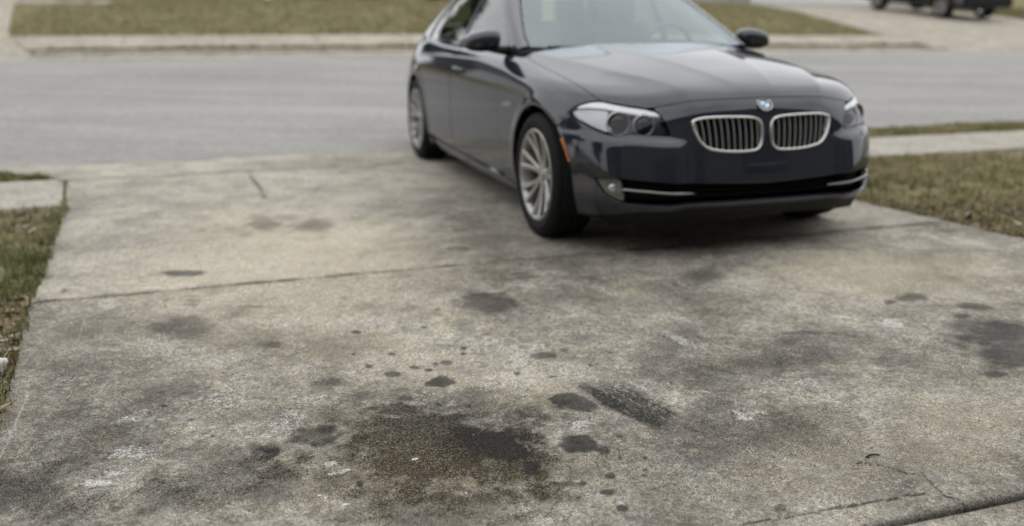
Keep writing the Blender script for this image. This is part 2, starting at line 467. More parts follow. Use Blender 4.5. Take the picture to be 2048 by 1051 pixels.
M['grey_siding'] = mat_siding('grey_siding', (.14, .137, .13))
STAINS_AND_SHADE = [  # real stains, plus a few soft entries that paint the car's shade
('oil',0.645,2.154,0.1063,-0.0354,-0.0299,-0.0985,0.80,1.00),
('oil',0.632,2.145,0.0582,-0.0194,-0.0146,-0.0488,0.95,0.80),
('oil',0.628,2.639,0.0454,-0.0151,-0.0101,-0.0408,0.85,0.35),
('oil',0.881,2.078,0.0599,-0.0199,-0.0197,-0.0477,0.92,0.35),
('oil',0.985,2.345,0.0426,-0.0445,-0.0272,-0.0527,0.60,0.25),
('oil',0.718,1.996,0.0240,-0.0080,-0.0110,-0.0309,0.60,0.50),
('oil',0.940,2.018,0.0157,-0.0052,-0.0097,-0.0215,0.55,0.35),
('oil',0.896,1.883,0.0136,-0.0045,-0.0066,-0.0144,0.80,0.35),
('oil',0.813,1.870,0.0110,-0.0036,-0.0049,-0.0117,0.80,0.35),
('oil',0.771,1.884,0.0304,-0.0101,-0.0075,-0.0189,0.50,0.35),
('oil',0.856,1.809,0.0251,-0.0084,-0.0071,-0.0156,0.75,0.35),
('oil',0.862,1.730,0.0173,-0.0058,-0.0079,-0.0166,0.70,0.35),
('oil',0.492,2.752,0.0272,-0.0090,-0.0046,-0.0238,0.62,0.35),
('oil',0.427,2.839,0.0130,-0.0043,-0.0030,-0.0182,0.90,0.35),
('oil',0.575,2.781,0.0163,-0.0054,-0.0029,-0.0133,0.55,0.35),
('oil',0.614,2.744,0.0129,-0.0043,-0.0031,-0.0131,0.80,0.35),
('oil',0.688,2.792,0.0198,-0.0066,-0.0046,-0.0181,0.55,0.35),
('oil',0.651,2.789,0.0099,-0.0033,-0.0033,-0.0135,0.60,0.35),
('oil',0.781,2.904,0.0103,-0.0034,-0.0040,-0.0147,1.00,0.35),
('oil',0.765,2.851,0.0102,-0.0034,-0.0032,-0.0118,1.00,0.35),
('oil',0.439,3.203,0.0163,-0.0054,-0.0026,-0.0169,0.95,0.35),
('oil',0.697,3.171,0.0129,-0.0043,-0.0039,-0.0170,0.55,0.35),
('oil',0.394,2.970,0.0068,-0.0023,-0.0015,-0.0098,0.70,0.35),
('oil',0.522,2.927,0.0118,-0.0039,-0.0023,-0.0121,0.85,0.35),
('oil',0.799,3.370,0.0137,-0.0046,-0.0031,-0.0127,0.45,0.35),
('oil',1.041,2.744,0.0438,-0.0146,-0.0119,-0.0318,0.50,0.35),
('oil',1.122,2.774,0.0137,-0.0046,-0.0074,-0.0187,0.45,0.35),
('oil',0.065,2.318,0.0237,-0.0079,-0.0029,-0.0458,0.60,0.50),
('oil',0.031,2.342,0.0185,-0.0062,-0.0021,-0.0433,0.42,0.60),
('oil',0.206,2.362,0.0789,-0.0263,-0.0085,-0.0739,0.55,0.40),
('oil',0.283,2.745,0.0593,-0.0198,-0.0058,-0.0464,0.60,0.90),
('oil',0.127,3.159,0.0487,-0.0162,-0.0031,-0.0480,0.45,0.80),
('oil',1.039,3.381,0.1101,-0.0833,-0.0444,-0.1285,0.54,0.50),
('oil',2.108,3.473,0.0932,-0.0310,-0.0652,-0.1114,0.50,1.00),
('oil',2.774,2.885,0.0611,-0.0204,-0.0467,-0.0518,0.55,0.70),
('oil',2.629,2.859,0.0280,-0.0093,-0.0242,-0.0280,0.55,0.70),
('oil',2.925,2.697,0.0413,-0.0469,-0.0386,-0.0357,0.60,0.70),
('oil',2.790,2.620,0.0382,-0.0127,-0.0245,-0.0247,0.60,0.70),
('oil',2.736,2.426,0.1355,-0.0451,-0.1183,-0.1137,0.75,1.10),
('oil',2.638,2.233,0.1017,-0.0339,-0.1237,-0.1144,0.80,1.10),
('oil',2.415,2.107,0.0351,-0.0117,-0.0178,-0.0170,0.70,0.60),
('oil',2.041,2.658,0.1084,-0.0361,-0.0137,-0.0189,0.40,0.70),
('oil',-0.182,3.452,0.1136,-0.0378,0.0031,-0.1404,0.50,0.80),
('oil',-0.222,4.276,0.0826,-0.0275,0.0013,-0.0498,0.95,0.50),
('oil',-0.159,3.752,0.0357,-0.0119,0.0003,-0.0214,0.40,0.70),
('oil',-0.154,3.808,0.0322,-0.0107,0.0003,-0.0220,0.35,0.70),
('oil',0.205,5.224,0.0941,-0.0313,-0.0105,-0.1900,0.42,0.60),
('oil',0.464,5.097,0.1209,-0.0403,-0.0179,-0.1711,0.42,0.70),
('oil',0.356,5.330,0.0853,-0.0284,-0.0092,-0.1137,0.30,0.70),
('oil',1.131,4.290,0.0541,-0.0180,-0.0107,-0.0400,0.45,0.70),
('oil',0.097,4.959,0.0524,-0.0174,-0.0027,-0.0733,0.20,0.70),
('oil',-0.689,4.129,0.0125,-0.0042,0.0044,-0.0327,0.70,0.50),
('oil',0.068,3.648,0.0690,-0.0230,-0.0009,-0.0207,0.35,0.80),
('oil',0.460,3.648,0.0244,-0.0081,-0.0030,-0.0214,0.40,0.80),
('oil',1.267,2.695,0.0085,-0.0028,-0.0041,-0.0090,0.70,0.35),
('oil',1.152,2.608,0.0082,-0.0027,-0.0036,-0.0084,0.80,0.35),
('oil',0.889,2.615,0.0096,-0.0032,-0.0042,-0.0124,0.90,0.35),
('oil',0.993,2.553,0.0142,-0.0047,-0.0031,-0.0080,0.70,0.35),
('oil',1.301,2.602,0.0099,-0.0033,-0.0031,-0.0064,0.50,0.35),
('oil',1.029,1.945,0.0052,-0.0017,-0.0039,-0.0077,0.90,0.35),
('oil',0.982,1.858,0.0062,-0.0021,-0.0030,-0.0059,0.80,0.35),
('oil',-0.146,2.586,0.0099,-0.0033,0.0001,-0.0072,0.90,0.35),
('oil',-0.227,2.717,0.0102,-0.0034,0.0005,-0.0117,0.80,0.35),
('oil',-0.086,2.459,0.0068,-0.0023,-0.0000,-0.0100,0.80,0.35),
('oil',0.595,1.916,0.0072,-0.0024,-0.0019,-0.0059,0.70,0.35),
('oil',0.619,2.140,0.0528,-0.0267,-0.0065,-0.0197,1.00,0.50),
('oil',0.617,2.262,0.0248,-0.0083,-0.0035,-0.0125,1.00,0.40),
('oil',0.272,2.053,0.0097,-0.0032,-0.0020,-0.0127,0.90,0.35),
('oil',1.224,1.609,0.0139,-0.0046,-0.0109,-0.0157,0.50,0.35),
('oil',1.241,2.047,0.0137,-0.0046,-0.0033,-0.0057,0.60,0.35),
('oil',0.998,1.883,0.0050,-0.0017,-0.0024,-0.0049,0.80,0.35),
('oil',1.139,1.674,0.0059,-0.0020,-0.0026,-0.0041,0.80,0.35),
('oil',0.963,1.964,0.0052,-0.0017,-0.0024,-0.0052,0.80,0.35),
('oil',0.597,2.272,0.0193,-0.0064,-0.0034,-0.0126,0.90,0.35),
('oil',1.021,2.087,0.0163,-0.0054,-0.0094,-0.0201,0.35,0.60),
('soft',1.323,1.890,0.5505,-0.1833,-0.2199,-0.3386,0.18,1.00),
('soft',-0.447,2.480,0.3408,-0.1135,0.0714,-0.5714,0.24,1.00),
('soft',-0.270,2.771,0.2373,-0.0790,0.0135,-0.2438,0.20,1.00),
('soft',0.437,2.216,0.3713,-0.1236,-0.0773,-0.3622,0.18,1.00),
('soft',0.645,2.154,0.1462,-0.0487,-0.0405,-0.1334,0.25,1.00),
('soft',1.460,4.506,0.3406,-0.1134,-0.2217,-0.6831,0.22,1.00),  # shade under the car's flank, put into the slab colour
('soft',1.512,5.522,0.2503,-0.0834,-0.2760,-0.9968,0.16,1.00),  # painted shade running back along the car's side
('soft',1.578,4.119,0.3429,-0.1142,-0.1469,-0.3868,0.16,1.00),  # painted shade by the car's front wheel
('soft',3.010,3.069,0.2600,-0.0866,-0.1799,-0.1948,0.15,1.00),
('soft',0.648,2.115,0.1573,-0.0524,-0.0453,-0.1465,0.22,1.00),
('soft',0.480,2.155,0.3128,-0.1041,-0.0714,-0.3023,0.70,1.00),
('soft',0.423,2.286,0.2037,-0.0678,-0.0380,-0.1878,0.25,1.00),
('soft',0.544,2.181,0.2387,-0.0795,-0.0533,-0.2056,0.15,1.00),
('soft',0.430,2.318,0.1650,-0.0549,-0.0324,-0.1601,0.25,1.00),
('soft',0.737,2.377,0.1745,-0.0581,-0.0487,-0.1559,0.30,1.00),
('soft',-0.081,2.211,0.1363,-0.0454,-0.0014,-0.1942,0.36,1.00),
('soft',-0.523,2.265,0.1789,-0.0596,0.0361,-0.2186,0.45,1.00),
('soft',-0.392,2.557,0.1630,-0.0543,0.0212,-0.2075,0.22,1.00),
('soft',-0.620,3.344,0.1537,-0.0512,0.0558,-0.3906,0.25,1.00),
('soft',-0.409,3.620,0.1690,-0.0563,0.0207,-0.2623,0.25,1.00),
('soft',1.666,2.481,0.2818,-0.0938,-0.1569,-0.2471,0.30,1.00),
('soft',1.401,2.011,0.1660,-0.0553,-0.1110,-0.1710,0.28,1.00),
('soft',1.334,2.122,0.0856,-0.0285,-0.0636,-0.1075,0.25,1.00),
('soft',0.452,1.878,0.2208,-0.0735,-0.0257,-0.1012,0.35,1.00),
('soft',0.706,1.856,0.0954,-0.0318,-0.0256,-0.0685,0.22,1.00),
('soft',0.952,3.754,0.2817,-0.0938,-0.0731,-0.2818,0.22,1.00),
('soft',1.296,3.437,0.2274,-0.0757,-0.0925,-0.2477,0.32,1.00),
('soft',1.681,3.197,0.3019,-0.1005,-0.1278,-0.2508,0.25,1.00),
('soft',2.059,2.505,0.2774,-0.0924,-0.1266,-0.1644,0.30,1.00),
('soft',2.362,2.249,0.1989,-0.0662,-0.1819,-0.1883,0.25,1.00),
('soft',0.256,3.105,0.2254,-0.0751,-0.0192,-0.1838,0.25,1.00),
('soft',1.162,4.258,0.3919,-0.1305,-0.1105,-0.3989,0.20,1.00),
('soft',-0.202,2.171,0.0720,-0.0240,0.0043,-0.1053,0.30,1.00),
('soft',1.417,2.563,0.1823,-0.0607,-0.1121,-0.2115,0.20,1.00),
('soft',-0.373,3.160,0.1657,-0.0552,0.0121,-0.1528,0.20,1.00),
('soft',1.225,5.446,0.3654,-0.1217,-0.1080,-0.4684,0.25,1.00),  # outer part of the shade beside the car, put into the colour
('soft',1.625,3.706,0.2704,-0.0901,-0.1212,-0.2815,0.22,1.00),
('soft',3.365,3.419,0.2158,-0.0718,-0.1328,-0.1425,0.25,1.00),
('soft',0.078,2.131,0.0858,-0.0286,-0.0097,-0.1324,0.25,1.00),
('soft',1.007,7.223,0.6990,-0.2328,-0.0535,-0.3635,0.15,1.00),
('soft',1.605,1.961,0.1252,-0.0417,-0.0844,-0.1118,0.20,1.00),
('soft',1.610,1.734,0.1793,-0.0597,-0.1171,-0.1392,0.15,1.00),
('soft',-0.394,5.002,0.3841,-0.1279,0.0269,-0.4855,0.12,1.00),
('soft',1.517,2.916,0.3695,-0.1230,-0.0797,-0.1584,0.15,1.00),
('pale',-0.262,2.618,0.0986,-0.0328,0.0045,-0.0802,0.50,1.00),
('pale',-0.316,2.436,0.0655,-0.0218,0.0040,-0.0509,0.60,0.90),
('pale',0.102,2.461,0.0835,-0.0278,-0.0045,-0.0613,0.50,1.00),
('pale',-0.077,2.707,0.1038,-0.0346,-0.0006,-0.0791,0.45,1.00),
('pale',0.832,2.571,0.0783,-0.0261,-0.0233,-0.0718,0.50,1.00),
('pale',1.291,2.931,0.1091,-0.0363,-0.0314,-0.0729,0.40,1.00),
('pale',1.287,2.252,0.0890,-0.0296,-0.0365,-0.0672,0.50,1.00),
('pale',1.755,2.264,0.0939,-0.0313,-0.0412,-0.0570,0.45,1.00),
('pale',0.548,3.301,0.1503,-0.0500,-0.0195,-0.1081,0.50,1.00),
('pale',0.756,3.505,0.1811,-0.0603,-0.0244,-0.1087,0.40,1.00),
('pale',0.098,3.452,0.1315,-0.0438,-0.0053,-0.1000,0.40,1.00),
('pale',2.468,3.249,0.1950,-0.0649,-0.0790,-0.1092,0.40,1.00),
('pale',2.448,3.623,0.1878,-0.0625,-0.0743,-0.1144,0.45,1.00),
('pale',0.597,5.493,0.4150,-0.1382,-0.0367,-0.3054,0.35,1.00),
('pale',0.930,2.677,0.0555,-0.0185,-0.0749,-0.2167,0.50,0.90),
('pale',1.458,2.099,0.0459,-0.0153,-0.0357,-0.0550,0.75,0.80),
('pale',0.816,2.974,0.1233,-0.0410,-0.0315,-0.1126,0.50,0.90),
('pale',-0.506,3.868,0.0556,-0.0185,0.0072,-0.0733,0.55,0.70),
('pale',-0.041,4.451,0.4695,-0.1563,-0.0056,-0.4489,0.35,1.00),
('pale',2.453,2.636,0.0410,-0.0136,-0.0337,-0.0388,0.80,0.50),
('pale',1.573,2.722,0.0192,-0.1334,-0.0188,-0.0236,0.60,0.70),
('pale',1.504,2.890,0.0270,-0.1742,-0.0189,-0.0260,0.40,0.80),
('pale',1.564,3.372,0.0453,-0.1484,-0.0252,-0.0429,0.50,0.80),
('pale',1.256,3.586,0.0640,-0.0213,-0.0205,-0.0588,0.60,0.80),
('pale',0.211,2.176,0.0279,-0.0093,-0.0032,-0.0251,0.90,0.50),
('pale',0.245,2.131,0.0388,-0.0011,-0.0012,-0.0164,0.70,0.60),
('pale',0.150,2.517,0.0485,-0.0162,-0.0025,-0.0285,0.50,0.80),
('pale',-0.374,2.268,0.0609,-0.0203,0.0041,-0.0389,1.00,0.80),
('pale',-0.324,2.306,0.0498,-0.0166,0.0025,-0.0288,0.80,0.80),
('pale',-0.290,2.627,0.0845,-0.0282,0.0033,-0.0512,0.60,0.90),
('pale',-0.228,3.213,0.1195,-0.0398,0.0043,-0.1171,0.45,1.00),
('pale',0.001,2.805,0.0926,-0.0308,-0.0022,-0.0680,0.45,1.00),
('pale',1.762,2.094,0.0024,-0.0801,-0.0172,-0.0149,0.50,0.70),
('pale',1.772,1.948,0.0059,-0.0695,-0.0164,-0.0136,0.50,0.70),
('pale',0.942,2.175,0.0486,-0.0162,-0.0154,-0.0366,0.55,0.90),
('pale',2.143,3.357,0.1734,-0.0577,-0.0863,-0.1407,0.45,0.90),
('pale',2.260,3.685,0.1174,-0.0391,-0.0590,-0.0996,0.35,0.90),
('pale',0.220,1.956,0.0128,-0.0043,-0.0020,-0.0139,1.00,0.30),
('pale',0.173,2.016,0.0142,-0.0047,-0.0011,-0.0097,0.80,0.40),
('pale',1.382,1.813,0.0077,-0.0026,-0.0051,-0.0072,1.00,0.30),
('pale',0.518,3.898,0.4334,-0.1443,-0.0478,-0.3246,0.35,1.00),
('pale',-0.042,3.049,0.1989,-0.0662,-0.0026,-0.1479,0.35,1.00),
('pale',-0.499,3.014,0.0939,-0.0313,0.0139,-0.1151,0.30,1.00),
('pale',0.515,1.920,0.0358,-0.0119,-0.0052,-0.0188,0.50,0.60),
('pale',0.720,1.789,0.0349,-0.0116,-0.0051,-0.0129,0.40,0.60),
('pale',1.579,1.605,0.0364,-0.0121,-0.0180,-0.0205,0.40,0.80),
('pale',0.435,2.140,0.0077,-0.0026,-0.0018,-0.0084,1.00,0.30),
('pale',2.652,2.601,0.1127,-0.0375,-0.0734,-0.0773,0.30,1.00),
('pale',-0.087,4.784,0.0701,-0.0233,-0.0003,-0.1129,0.40,0.80),
('pale',0.420,2.776,0.0799,-0.0266,-0.0074,-0.0436,0.40,0.90),
('pale',0.601,2.529,0.0904,-0.0301,-0.0066,-0.0265,0.35,0.90),
('pale',0.206,2.632,0.0896,-0.0298,-0.0041,-0.0388,0.40,0.90),
('pale',1.236,2.393,0.0926,-0.0308,-0.0366,-0.0738,0.35,1.00),
('pale',1.128,2.018,0.1074,-0.0357,-0.0439,-0.0828,0.20,1.00),
('pale',1.574,1.529,0.0470,-0.0156,-0.0139,-0.0152,0.30,0.80),
('pale',-0.248,2.368,0.0515,-0.0172,0.0034,-0.0610,0.30,1.00),
('tan',0.326,4.232,0.7589,-0.2527,-0.1005,-1.0702,0.60,1.00),
('tan',2.879,3.243,0.5355,-0.1783,-0.2674,-0.3179,0.70,1.00),
('tan',0.859,2.497,0.1380,-0.0460,-0.0457,-0.1334,0.60,1.00),
('tan',0.395,3.059,0.3121,-0.1039,-0.0305,-0.2074,0.40,1.00),
('tan',1.942,1.814,0.1924,-0.0641,-0.2010,-0.2081,0.35,1.00),
('tan',0.464,2.086,0.3040,-0.1012,-0.0576,-0.2437,0.90,1.00),
('tan',0.363,2.273,0.1879,-0.0626,-0.0332,-0.1846,0.60,1.00),
('tan',0.786,1.923,0.0991,-0.0330,-0.0390,-0.0978,0.30,1.00),
('tan',1.482,1.777,0.1793,-0.0597,-0.1266,-0.1661,0.35,1.00),
('tan',0.196,5.325,0.3380,-0.1125,-0.0223,-0.4238,0.40,1.00),
('tan',0.617,2.734,0.2415,-0.0804,-0.0411,-0.1738,0.30,1.00),
('tan',1.622,3.368,0.1252,-0.0417,-0.0446,-0.0951,0.50,1.00)
]
# ---------------------------------------------------------------- ground
# street frame: u along the street, v away from the garage behind the camera
AL = R(18.417)
EU = np.array([math.cos(AL), math.sin(AL)]); EV = np.array([-math.sin(AL), math.cos(AL)])
def UV(u, v):
    u = np.asarray(u, float); v = np.asarray(v, float)
    return u * EU[0] + v * EV[0], u * EU[1] + v * EV[1]
_PV = [-60, 7.95, 16.2, 16.6, 17.2, 18.5, 24, 28, 40, 90, 300]
_PZ = [0, 0, .55, .605, .67, .85, 1.46, 1.75, 2.5, 5.2, 14.]
def PZ(u, v):
    v = np.asarray(v, float); u = np.asarray(u, float)
    z = np.interp(v, _PV, _PZ)
    return z - .007 * np.clip(u - 3, 0, 30) * np.clip((v - 8) / 8, 0, 1)
def W3(u, v, dz=0.0):
    x, y = UV(u, v)
    return np.stack([x, y, PZ(u, v) + dz], -1)
def edge_left(v): return np.interp(v, [-6, 1.47, 2.86, 4.02, 6.0, 7.14, 7.5, 8.0], [-.1, -.57, -.70, -.81, -.94, -1.08, -1.35, -2.1])
def edge_right(v): return np.interp(v, [-6, 3.5, 4.2, 4.64, 6.2, 7.2, 7.6, 8.0], [4.05, 4.11, 4.02, 3.96, 3.95, 3.98, 4.2, 4.8])

def grid_faces(nu, nv):
    i = np.arange(nu - 1)[:, None]; j = np.arange(nv - 1)[None, :]
    a = i * nv + j
    return np.stack([a, a + nv, a + nv + 1, a + 1], -1).reshape(-1, 4)

def sheet(name, us, vs, dz, mat, zfun=None, parent=None):
    U, V = np.meshgrid(us, vs, indexing='ij')
    P = W3(U, V, dz if zfun is None else zfun(U, V))
    return fast_mesh(name, P.reshape(-1, 3), grid_faces(len(us), len(vs)), mat, parent, True)

def stain_shade_masks(U, V):
    out = {k: np.zeros(U.shape) for k in ('oil', 'soft', 'pale', 'tan', 'scratch')}
    wob = (fbm(U, V, 26, 4, 5) - .5); wob2 = (fbm(U, V, 7, 4, 9) - .5); wob3 = fbm(U, V, 90, 2, 31) - .5
    for k, cu, cv, au, av, bu, bv, st, soft in STAINS_AND_SHADE:
        det = au * bv - av * bu
        rad = 2.2 * max(math.hypot(au, av), math.hypot(bu, bv))
        m = (np.abs(U - cu) < rad) & (np.abs(V - cv) < rad)
        if not m.any(): continue
        du = U[m] - cu; dv = V[m] - cv
        p = (du * bv - dv * bu) / det; q = (-du * av + dv * au) / det
        amp = .9 if k in ('soft', 'tan') else (1.9 if k == 'pale' else .95)
        small = min(1.0, math.hypot(au, av) / .03)
        r = np.hypot(p, q) + wob[m] * amp * small + wob2[m] * amp * small + wob3[m] * .35 * small
        val = st * (1 - sstep(1 - .75 * soft, 1 + .6 * soft, r))
        out[k][m] = np.maximum(out[k][m], val) if k != 'soft' else 1 - (1 - out[k][m]) * (1 - val)
    # rubber scuff with raked streaks, right of the oil patch
    c = np.array([1.164, 2.264]); d = np.array([.235, -.972]); e2 = np.array([.972, .235])
    a = (U - c[0]) * d[0] + (V - c[1]) * d[1]; b = (U - c[0]) * e2[0] + (V - c[1]) * e2[1]
    m = (1 - sstep(.09, .24, np.abs(a) + wob2 * .18)) * (1 - sstep(.045, .108, np.abs(b) + wob2 * .05 + wob * .02))
    streak = .72 + .28 * fbm(b * 1.0 + 5, a * .06, 75, 3, 91) / .5 * .8
    edge = .70 + .50 * sstep(-.02, -.065, b)
    out['soft'] = np.maximum(out['soft'], np.clip(m * streak * edge * 1.0, 0, 1))
    out['scratch'] += m * sstep(.80, .97, np.sin(b * 190 + 1.0 + 1.2 * wob2)) * .40 * sstep(.40, .55, fbm(U, V, 14, 2, 66))
    # scraped pale streaks through the left smudge
    for u0 in (-.33, -.30, -.262, -.24, -.21):
        t = (V - 3.30) / .24
        d2 = np.abs(U - (u0 - .03 * t))
        out['scratch'] += (1 - sstep(.002, .007, d2)) * (np.abs(t) < .55) * .30 * (fbm(U, V, 30, 2, 67) > .42)
    # thin pale line near the left edge and the short pale scratch
    for (x0, y0), (x1, y1), wd, st in (((-.632, 2.40), (-.640, 2.95), .0028, .75), ((-.552, 3.30), (-.562, 3.70), .004, .35), ((.160, 2.240), (.236, 2.288), .0025, .6), ((.02, 2.9), (.10, 2.915), .003, .35)):
        L = math.hypot(x1 - x0, y1 - y0); dx, dy = (x1 - x0) / L, (y1 - y0) / L
        s = (U - x0) * dx + (V - y0) * dy; n = np.abs(-(U - x0) * dy + (V - y0) * dx) + wob * .003
        out['scratch'] += (1 - sstep(wd * .4, wd * 1.6, n)) * ((s > 0) & (s < L)) * st
    for k in out: out[k] = np.clip(out[k], 0, 1)
    return out

def polyline_dist(U, V, pts):
    D = np.full(U.shape, 9.0)
    for (x0, y0), (x1, y1) in zip(pts[:-1], pts[1:]):
        L2 = (x1 - x0) ** 2 + (y1 - y0) ** 2
        t = np.clip(((U - x0) * (x1 - x0) + (V - y0) * (y1 - y0)) / L2, 0, 1)
        D = np.minimum(D, np.hypot(U - x0 - t * (x1 - x0), V - y0 - t * (y1 - y0)))
    return D

CRACK = [(1.55, 1.735), (1.582, 1.729), (1.621, 1.684), (1.642, 1.649), (1.676, 1.632), (1.655, 1.566), (1.654, 1.528), (1.67, 1.492), (1.66, 1.471)]
GROOVE = [(1.10, 1.577), (1.307, 1.565), (1.457, 1.561), (1.612, 1.554)]
CRACK2 = [(2.35, 2.95), (2.10, 3.02), (1.85, 3.08), (1.62, 3.06)]
SAW = [(.20, 7.2), (.27, 6.0)]

def slab(name, v0, v1, du, dv, mat, parent, left=edge_left, right=edge_right, stains=True, r0=.006, r1=.006, rs=.008, tilt=0.0, depth=.13, du_range=None):
    """one cast slab: gridded top with softened rims, relief, skirt"""
    nv = max(2, int((v1 - v0) / dv)); vs = np.linspace(v0 + r0, v1 - r1, nv)
    um = max(2, int((right((v0 + v1) / 2) - left((v0 + v1) / 2)) / du))
    ts = np.linspace(0, 1, um)
    vs = np.concatenate([[v0, v0 + r0 * .3], vs, [v1 - r1 * .3, v1]])
    ts = np.concatenate([[0, 0], ts, [1, 1]])
    V = np.repeat(vs[None, :], len(ts), 0)
    l = left(vs); r = right(vs)
    U = (l + rs) + (r - l - 2 * rs) * ts[:, None]
    U[0] = l; U[1] = l + rs * .3; U[-1] = r; U[-2] = r - rs * .3
    # hand-finished edges are never straight
    wl = (fbm(V, V * 0 + 3.3, 6, 3, 77) - .5) * .03
    fade = np.clip(1 - (U - l) / .25, 0, 1) - np.clip(1 - (r - U) / .25, 0, 1)
    U = U + wl * fade
    dz = (fbm(U, V, 3.0, 3, 3) - .5) * .006 + (fbm(U, V, 30, 3, 13) - .5) * .0030
    dz[0] -= .85 * rs; dz[-1] -= .85 * rs; dz[1] -= .3 * rs; dz[-2] -= .3 * rs
    dz[:, 0] -= .85 * r0; dz[:, -1] -= .85 * r1; dz[:, 1] -= .3 * r0; dz[:, -2] -= .3 * r1
    dirt = np.zeros(U.shape)
    if stains:
        cw = (fbm(U, V, 60, 2, 41) - .5) * .012
        for pts, w, dep in ((CRACK, .0021, .003), (GROOVE, .003, .003), (SAW, .008, .005)):
            d = polyline_dist(U + cw, V + cw, pts)
            m = 1 - sstep(w * .5, w * 1.7, d)
            dz -= m * dep; dirt = np.maximum(dirt, m)
    P = W3(U, V, dz + tilt)
    nu, nvv = U.shape
    F = grid_faces(nu, nvv)
    idx = np.arange(nu * nvv).reshape(nu, nvv)
    ring = np.concatenate([idx[:, 0], idx[-1, 1:], idx[-2::-1, -1], idx[0, -2:0:-1]])
    Pv = P.reshape(-1, 3)
    low = Pv[ring].copy(); low[:, 2] -= depth
    n0 = len(Pv)
    k = np.arange(len(ring)); kn = (k + 1) % len(ring)
    S = np.stack([ring[k], n0 + k, n0 + kn, ring[kn]], -1)
    o = fast_mesh(name, np.concatenate([Pv, low]), np.concatenate([F, S]), mat, parent, True)
    if stains:
        mk = stain_shade_masks(U, V)
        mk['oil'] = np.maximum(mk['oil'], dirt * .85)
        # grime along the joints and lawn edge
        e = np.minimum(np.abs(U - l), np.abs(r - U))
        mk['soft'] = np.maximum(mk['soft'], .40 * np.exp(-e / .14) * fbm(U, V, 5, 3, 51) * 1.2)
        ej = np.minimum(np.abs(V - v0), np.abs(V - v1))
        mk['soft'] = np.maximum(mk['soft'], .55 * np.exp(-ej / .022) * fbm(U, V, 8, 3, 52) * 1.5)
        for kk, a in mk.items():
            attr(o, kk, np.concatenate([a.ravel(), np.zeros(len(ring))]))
    return o

# ---------------------------------------------------------------- the setting
rng = np.random.default_rng(7)
def nodes_axis(lo, hi, fine_lo, fine_hi, fine, coarse):
    a = np.concatenate([np.arange(lo, fine_lo, coarse), np.arange(fine_lo, fine_hi, fine), np.arange(fine_hi, hi + coarse, coarse)])
    return a
gu = nodes_axis(-300, 330, -14, 30, .5, 10)
gv = np.unique(np.concatenate([nodes_axis(-60, 300, -2, 31, .35, 8), np.array(_PV[1:-1] + [8.2, 8.4, 16.3, 16.5])]))
def soil_z(U, V):
    b = (fbm(U, V, 1.3, 4, 21) - .5) * .05
    on_road = ((V > 8.3) & (V < 16.4)).astype(float)
    return -.024 + b * .8 * (1 - on_road) - .05 * on_road
ground = tag(sheet('ground', gu, gv, 0, M['soil'], soil_z), kind='structure')

rv = np.unique(np.concatenate([np.linspace(7.95, 15.85, 24)]))
road = tag(sheet('road', np.linspace(-140, 180, 161), rv, 0.0, M['road']), kind='structure')

# driveway: an Empty with its cast slabs
driveway = tag(empty('driveway'), kind='structure')
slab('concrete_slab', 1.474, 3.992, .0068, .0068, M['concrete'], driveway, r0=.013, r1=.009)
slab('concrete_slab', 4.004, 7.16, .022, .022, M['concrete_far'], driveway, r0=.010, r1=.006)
slab('concrete_slab', 7.168, 7.99, .03, .03, M['concrete_far'], driveway)
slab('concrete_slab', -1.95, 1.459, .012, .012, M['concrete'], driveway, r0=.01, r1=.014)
# dirt and grit packed in the open joint
U, V = np.meshgrid(np.linspace(-.55, 4.05, 900), np.linspace(1.44, 1.492, 9), indexing='ij')
P = W3(U, V, -.016 + (fbm(U, V, 120, 3, 8) - .5) * .020 - .6 * np.abs(V - 1.466))
tag(fast_mesh('joint_filler', P.reshape(-1, 3), grid_faces(900, 9), M['dark_soil_gap'], driveway, True), kind='stuff')
U, V = np.meshgrid(np.linspace(-.8, 4.05, 500), np.linspace(3.985, 4.012, 5), indexing='ij')
P = W3(U, V, -.010 + (fbm(U, V, 90, 2, 18) - .5) * .006)
tag(fast_mesh('joint_filler', P.reshape(-1, 3), grid_faces(500, 5), M['dark_soil_gap'], driveway, True), kind='stuff')

def walk(name, us, v0, v1, mat, tilt=0.0, gap=.012, end=None, start=None):
    root = tag(empty(name), kind='structure')
    for a, b in zip(us[:-1], us[1:]):
        f0 = (lambda v, a=a: np.full(np.shape(v), a + gap / 2)) if start is None or a > us[0] else start; f1 = (lambda v, b=b: np.full(np.shape(v), b - gap / 2)) if end is None or b < us[-1] else end
        slab('concrete_slab', v0, v1, .12, .12, mat, root, left=f0, right=f1, stains=False, rs=.008, tilt=tilt)
    return root
walk('sidewalk', [-13.0, -11.4, -9.8, -8.2, -6.6, -5.0, -3.4, -1.0], 6.17, 7.22, M['walk'], .0, end=lambda v: edge_left(v) - .028)
walk('sidewalk', [4.06, 5.4, 6.9, 8.4, 9.9, 11.4, 12.9, 14.4], 6.24, 7.26, M['walk'], .004)
walk('gutter', list(np.arange(-40, 60.1, 4.0)), 15.86, 16.36, M['walk_far'], .006)
walk('kerb', list(np.arange(-2.7, 15.9, 3.08)) + [15.9], 16.372, 16.52, M['walk_far'], .05)

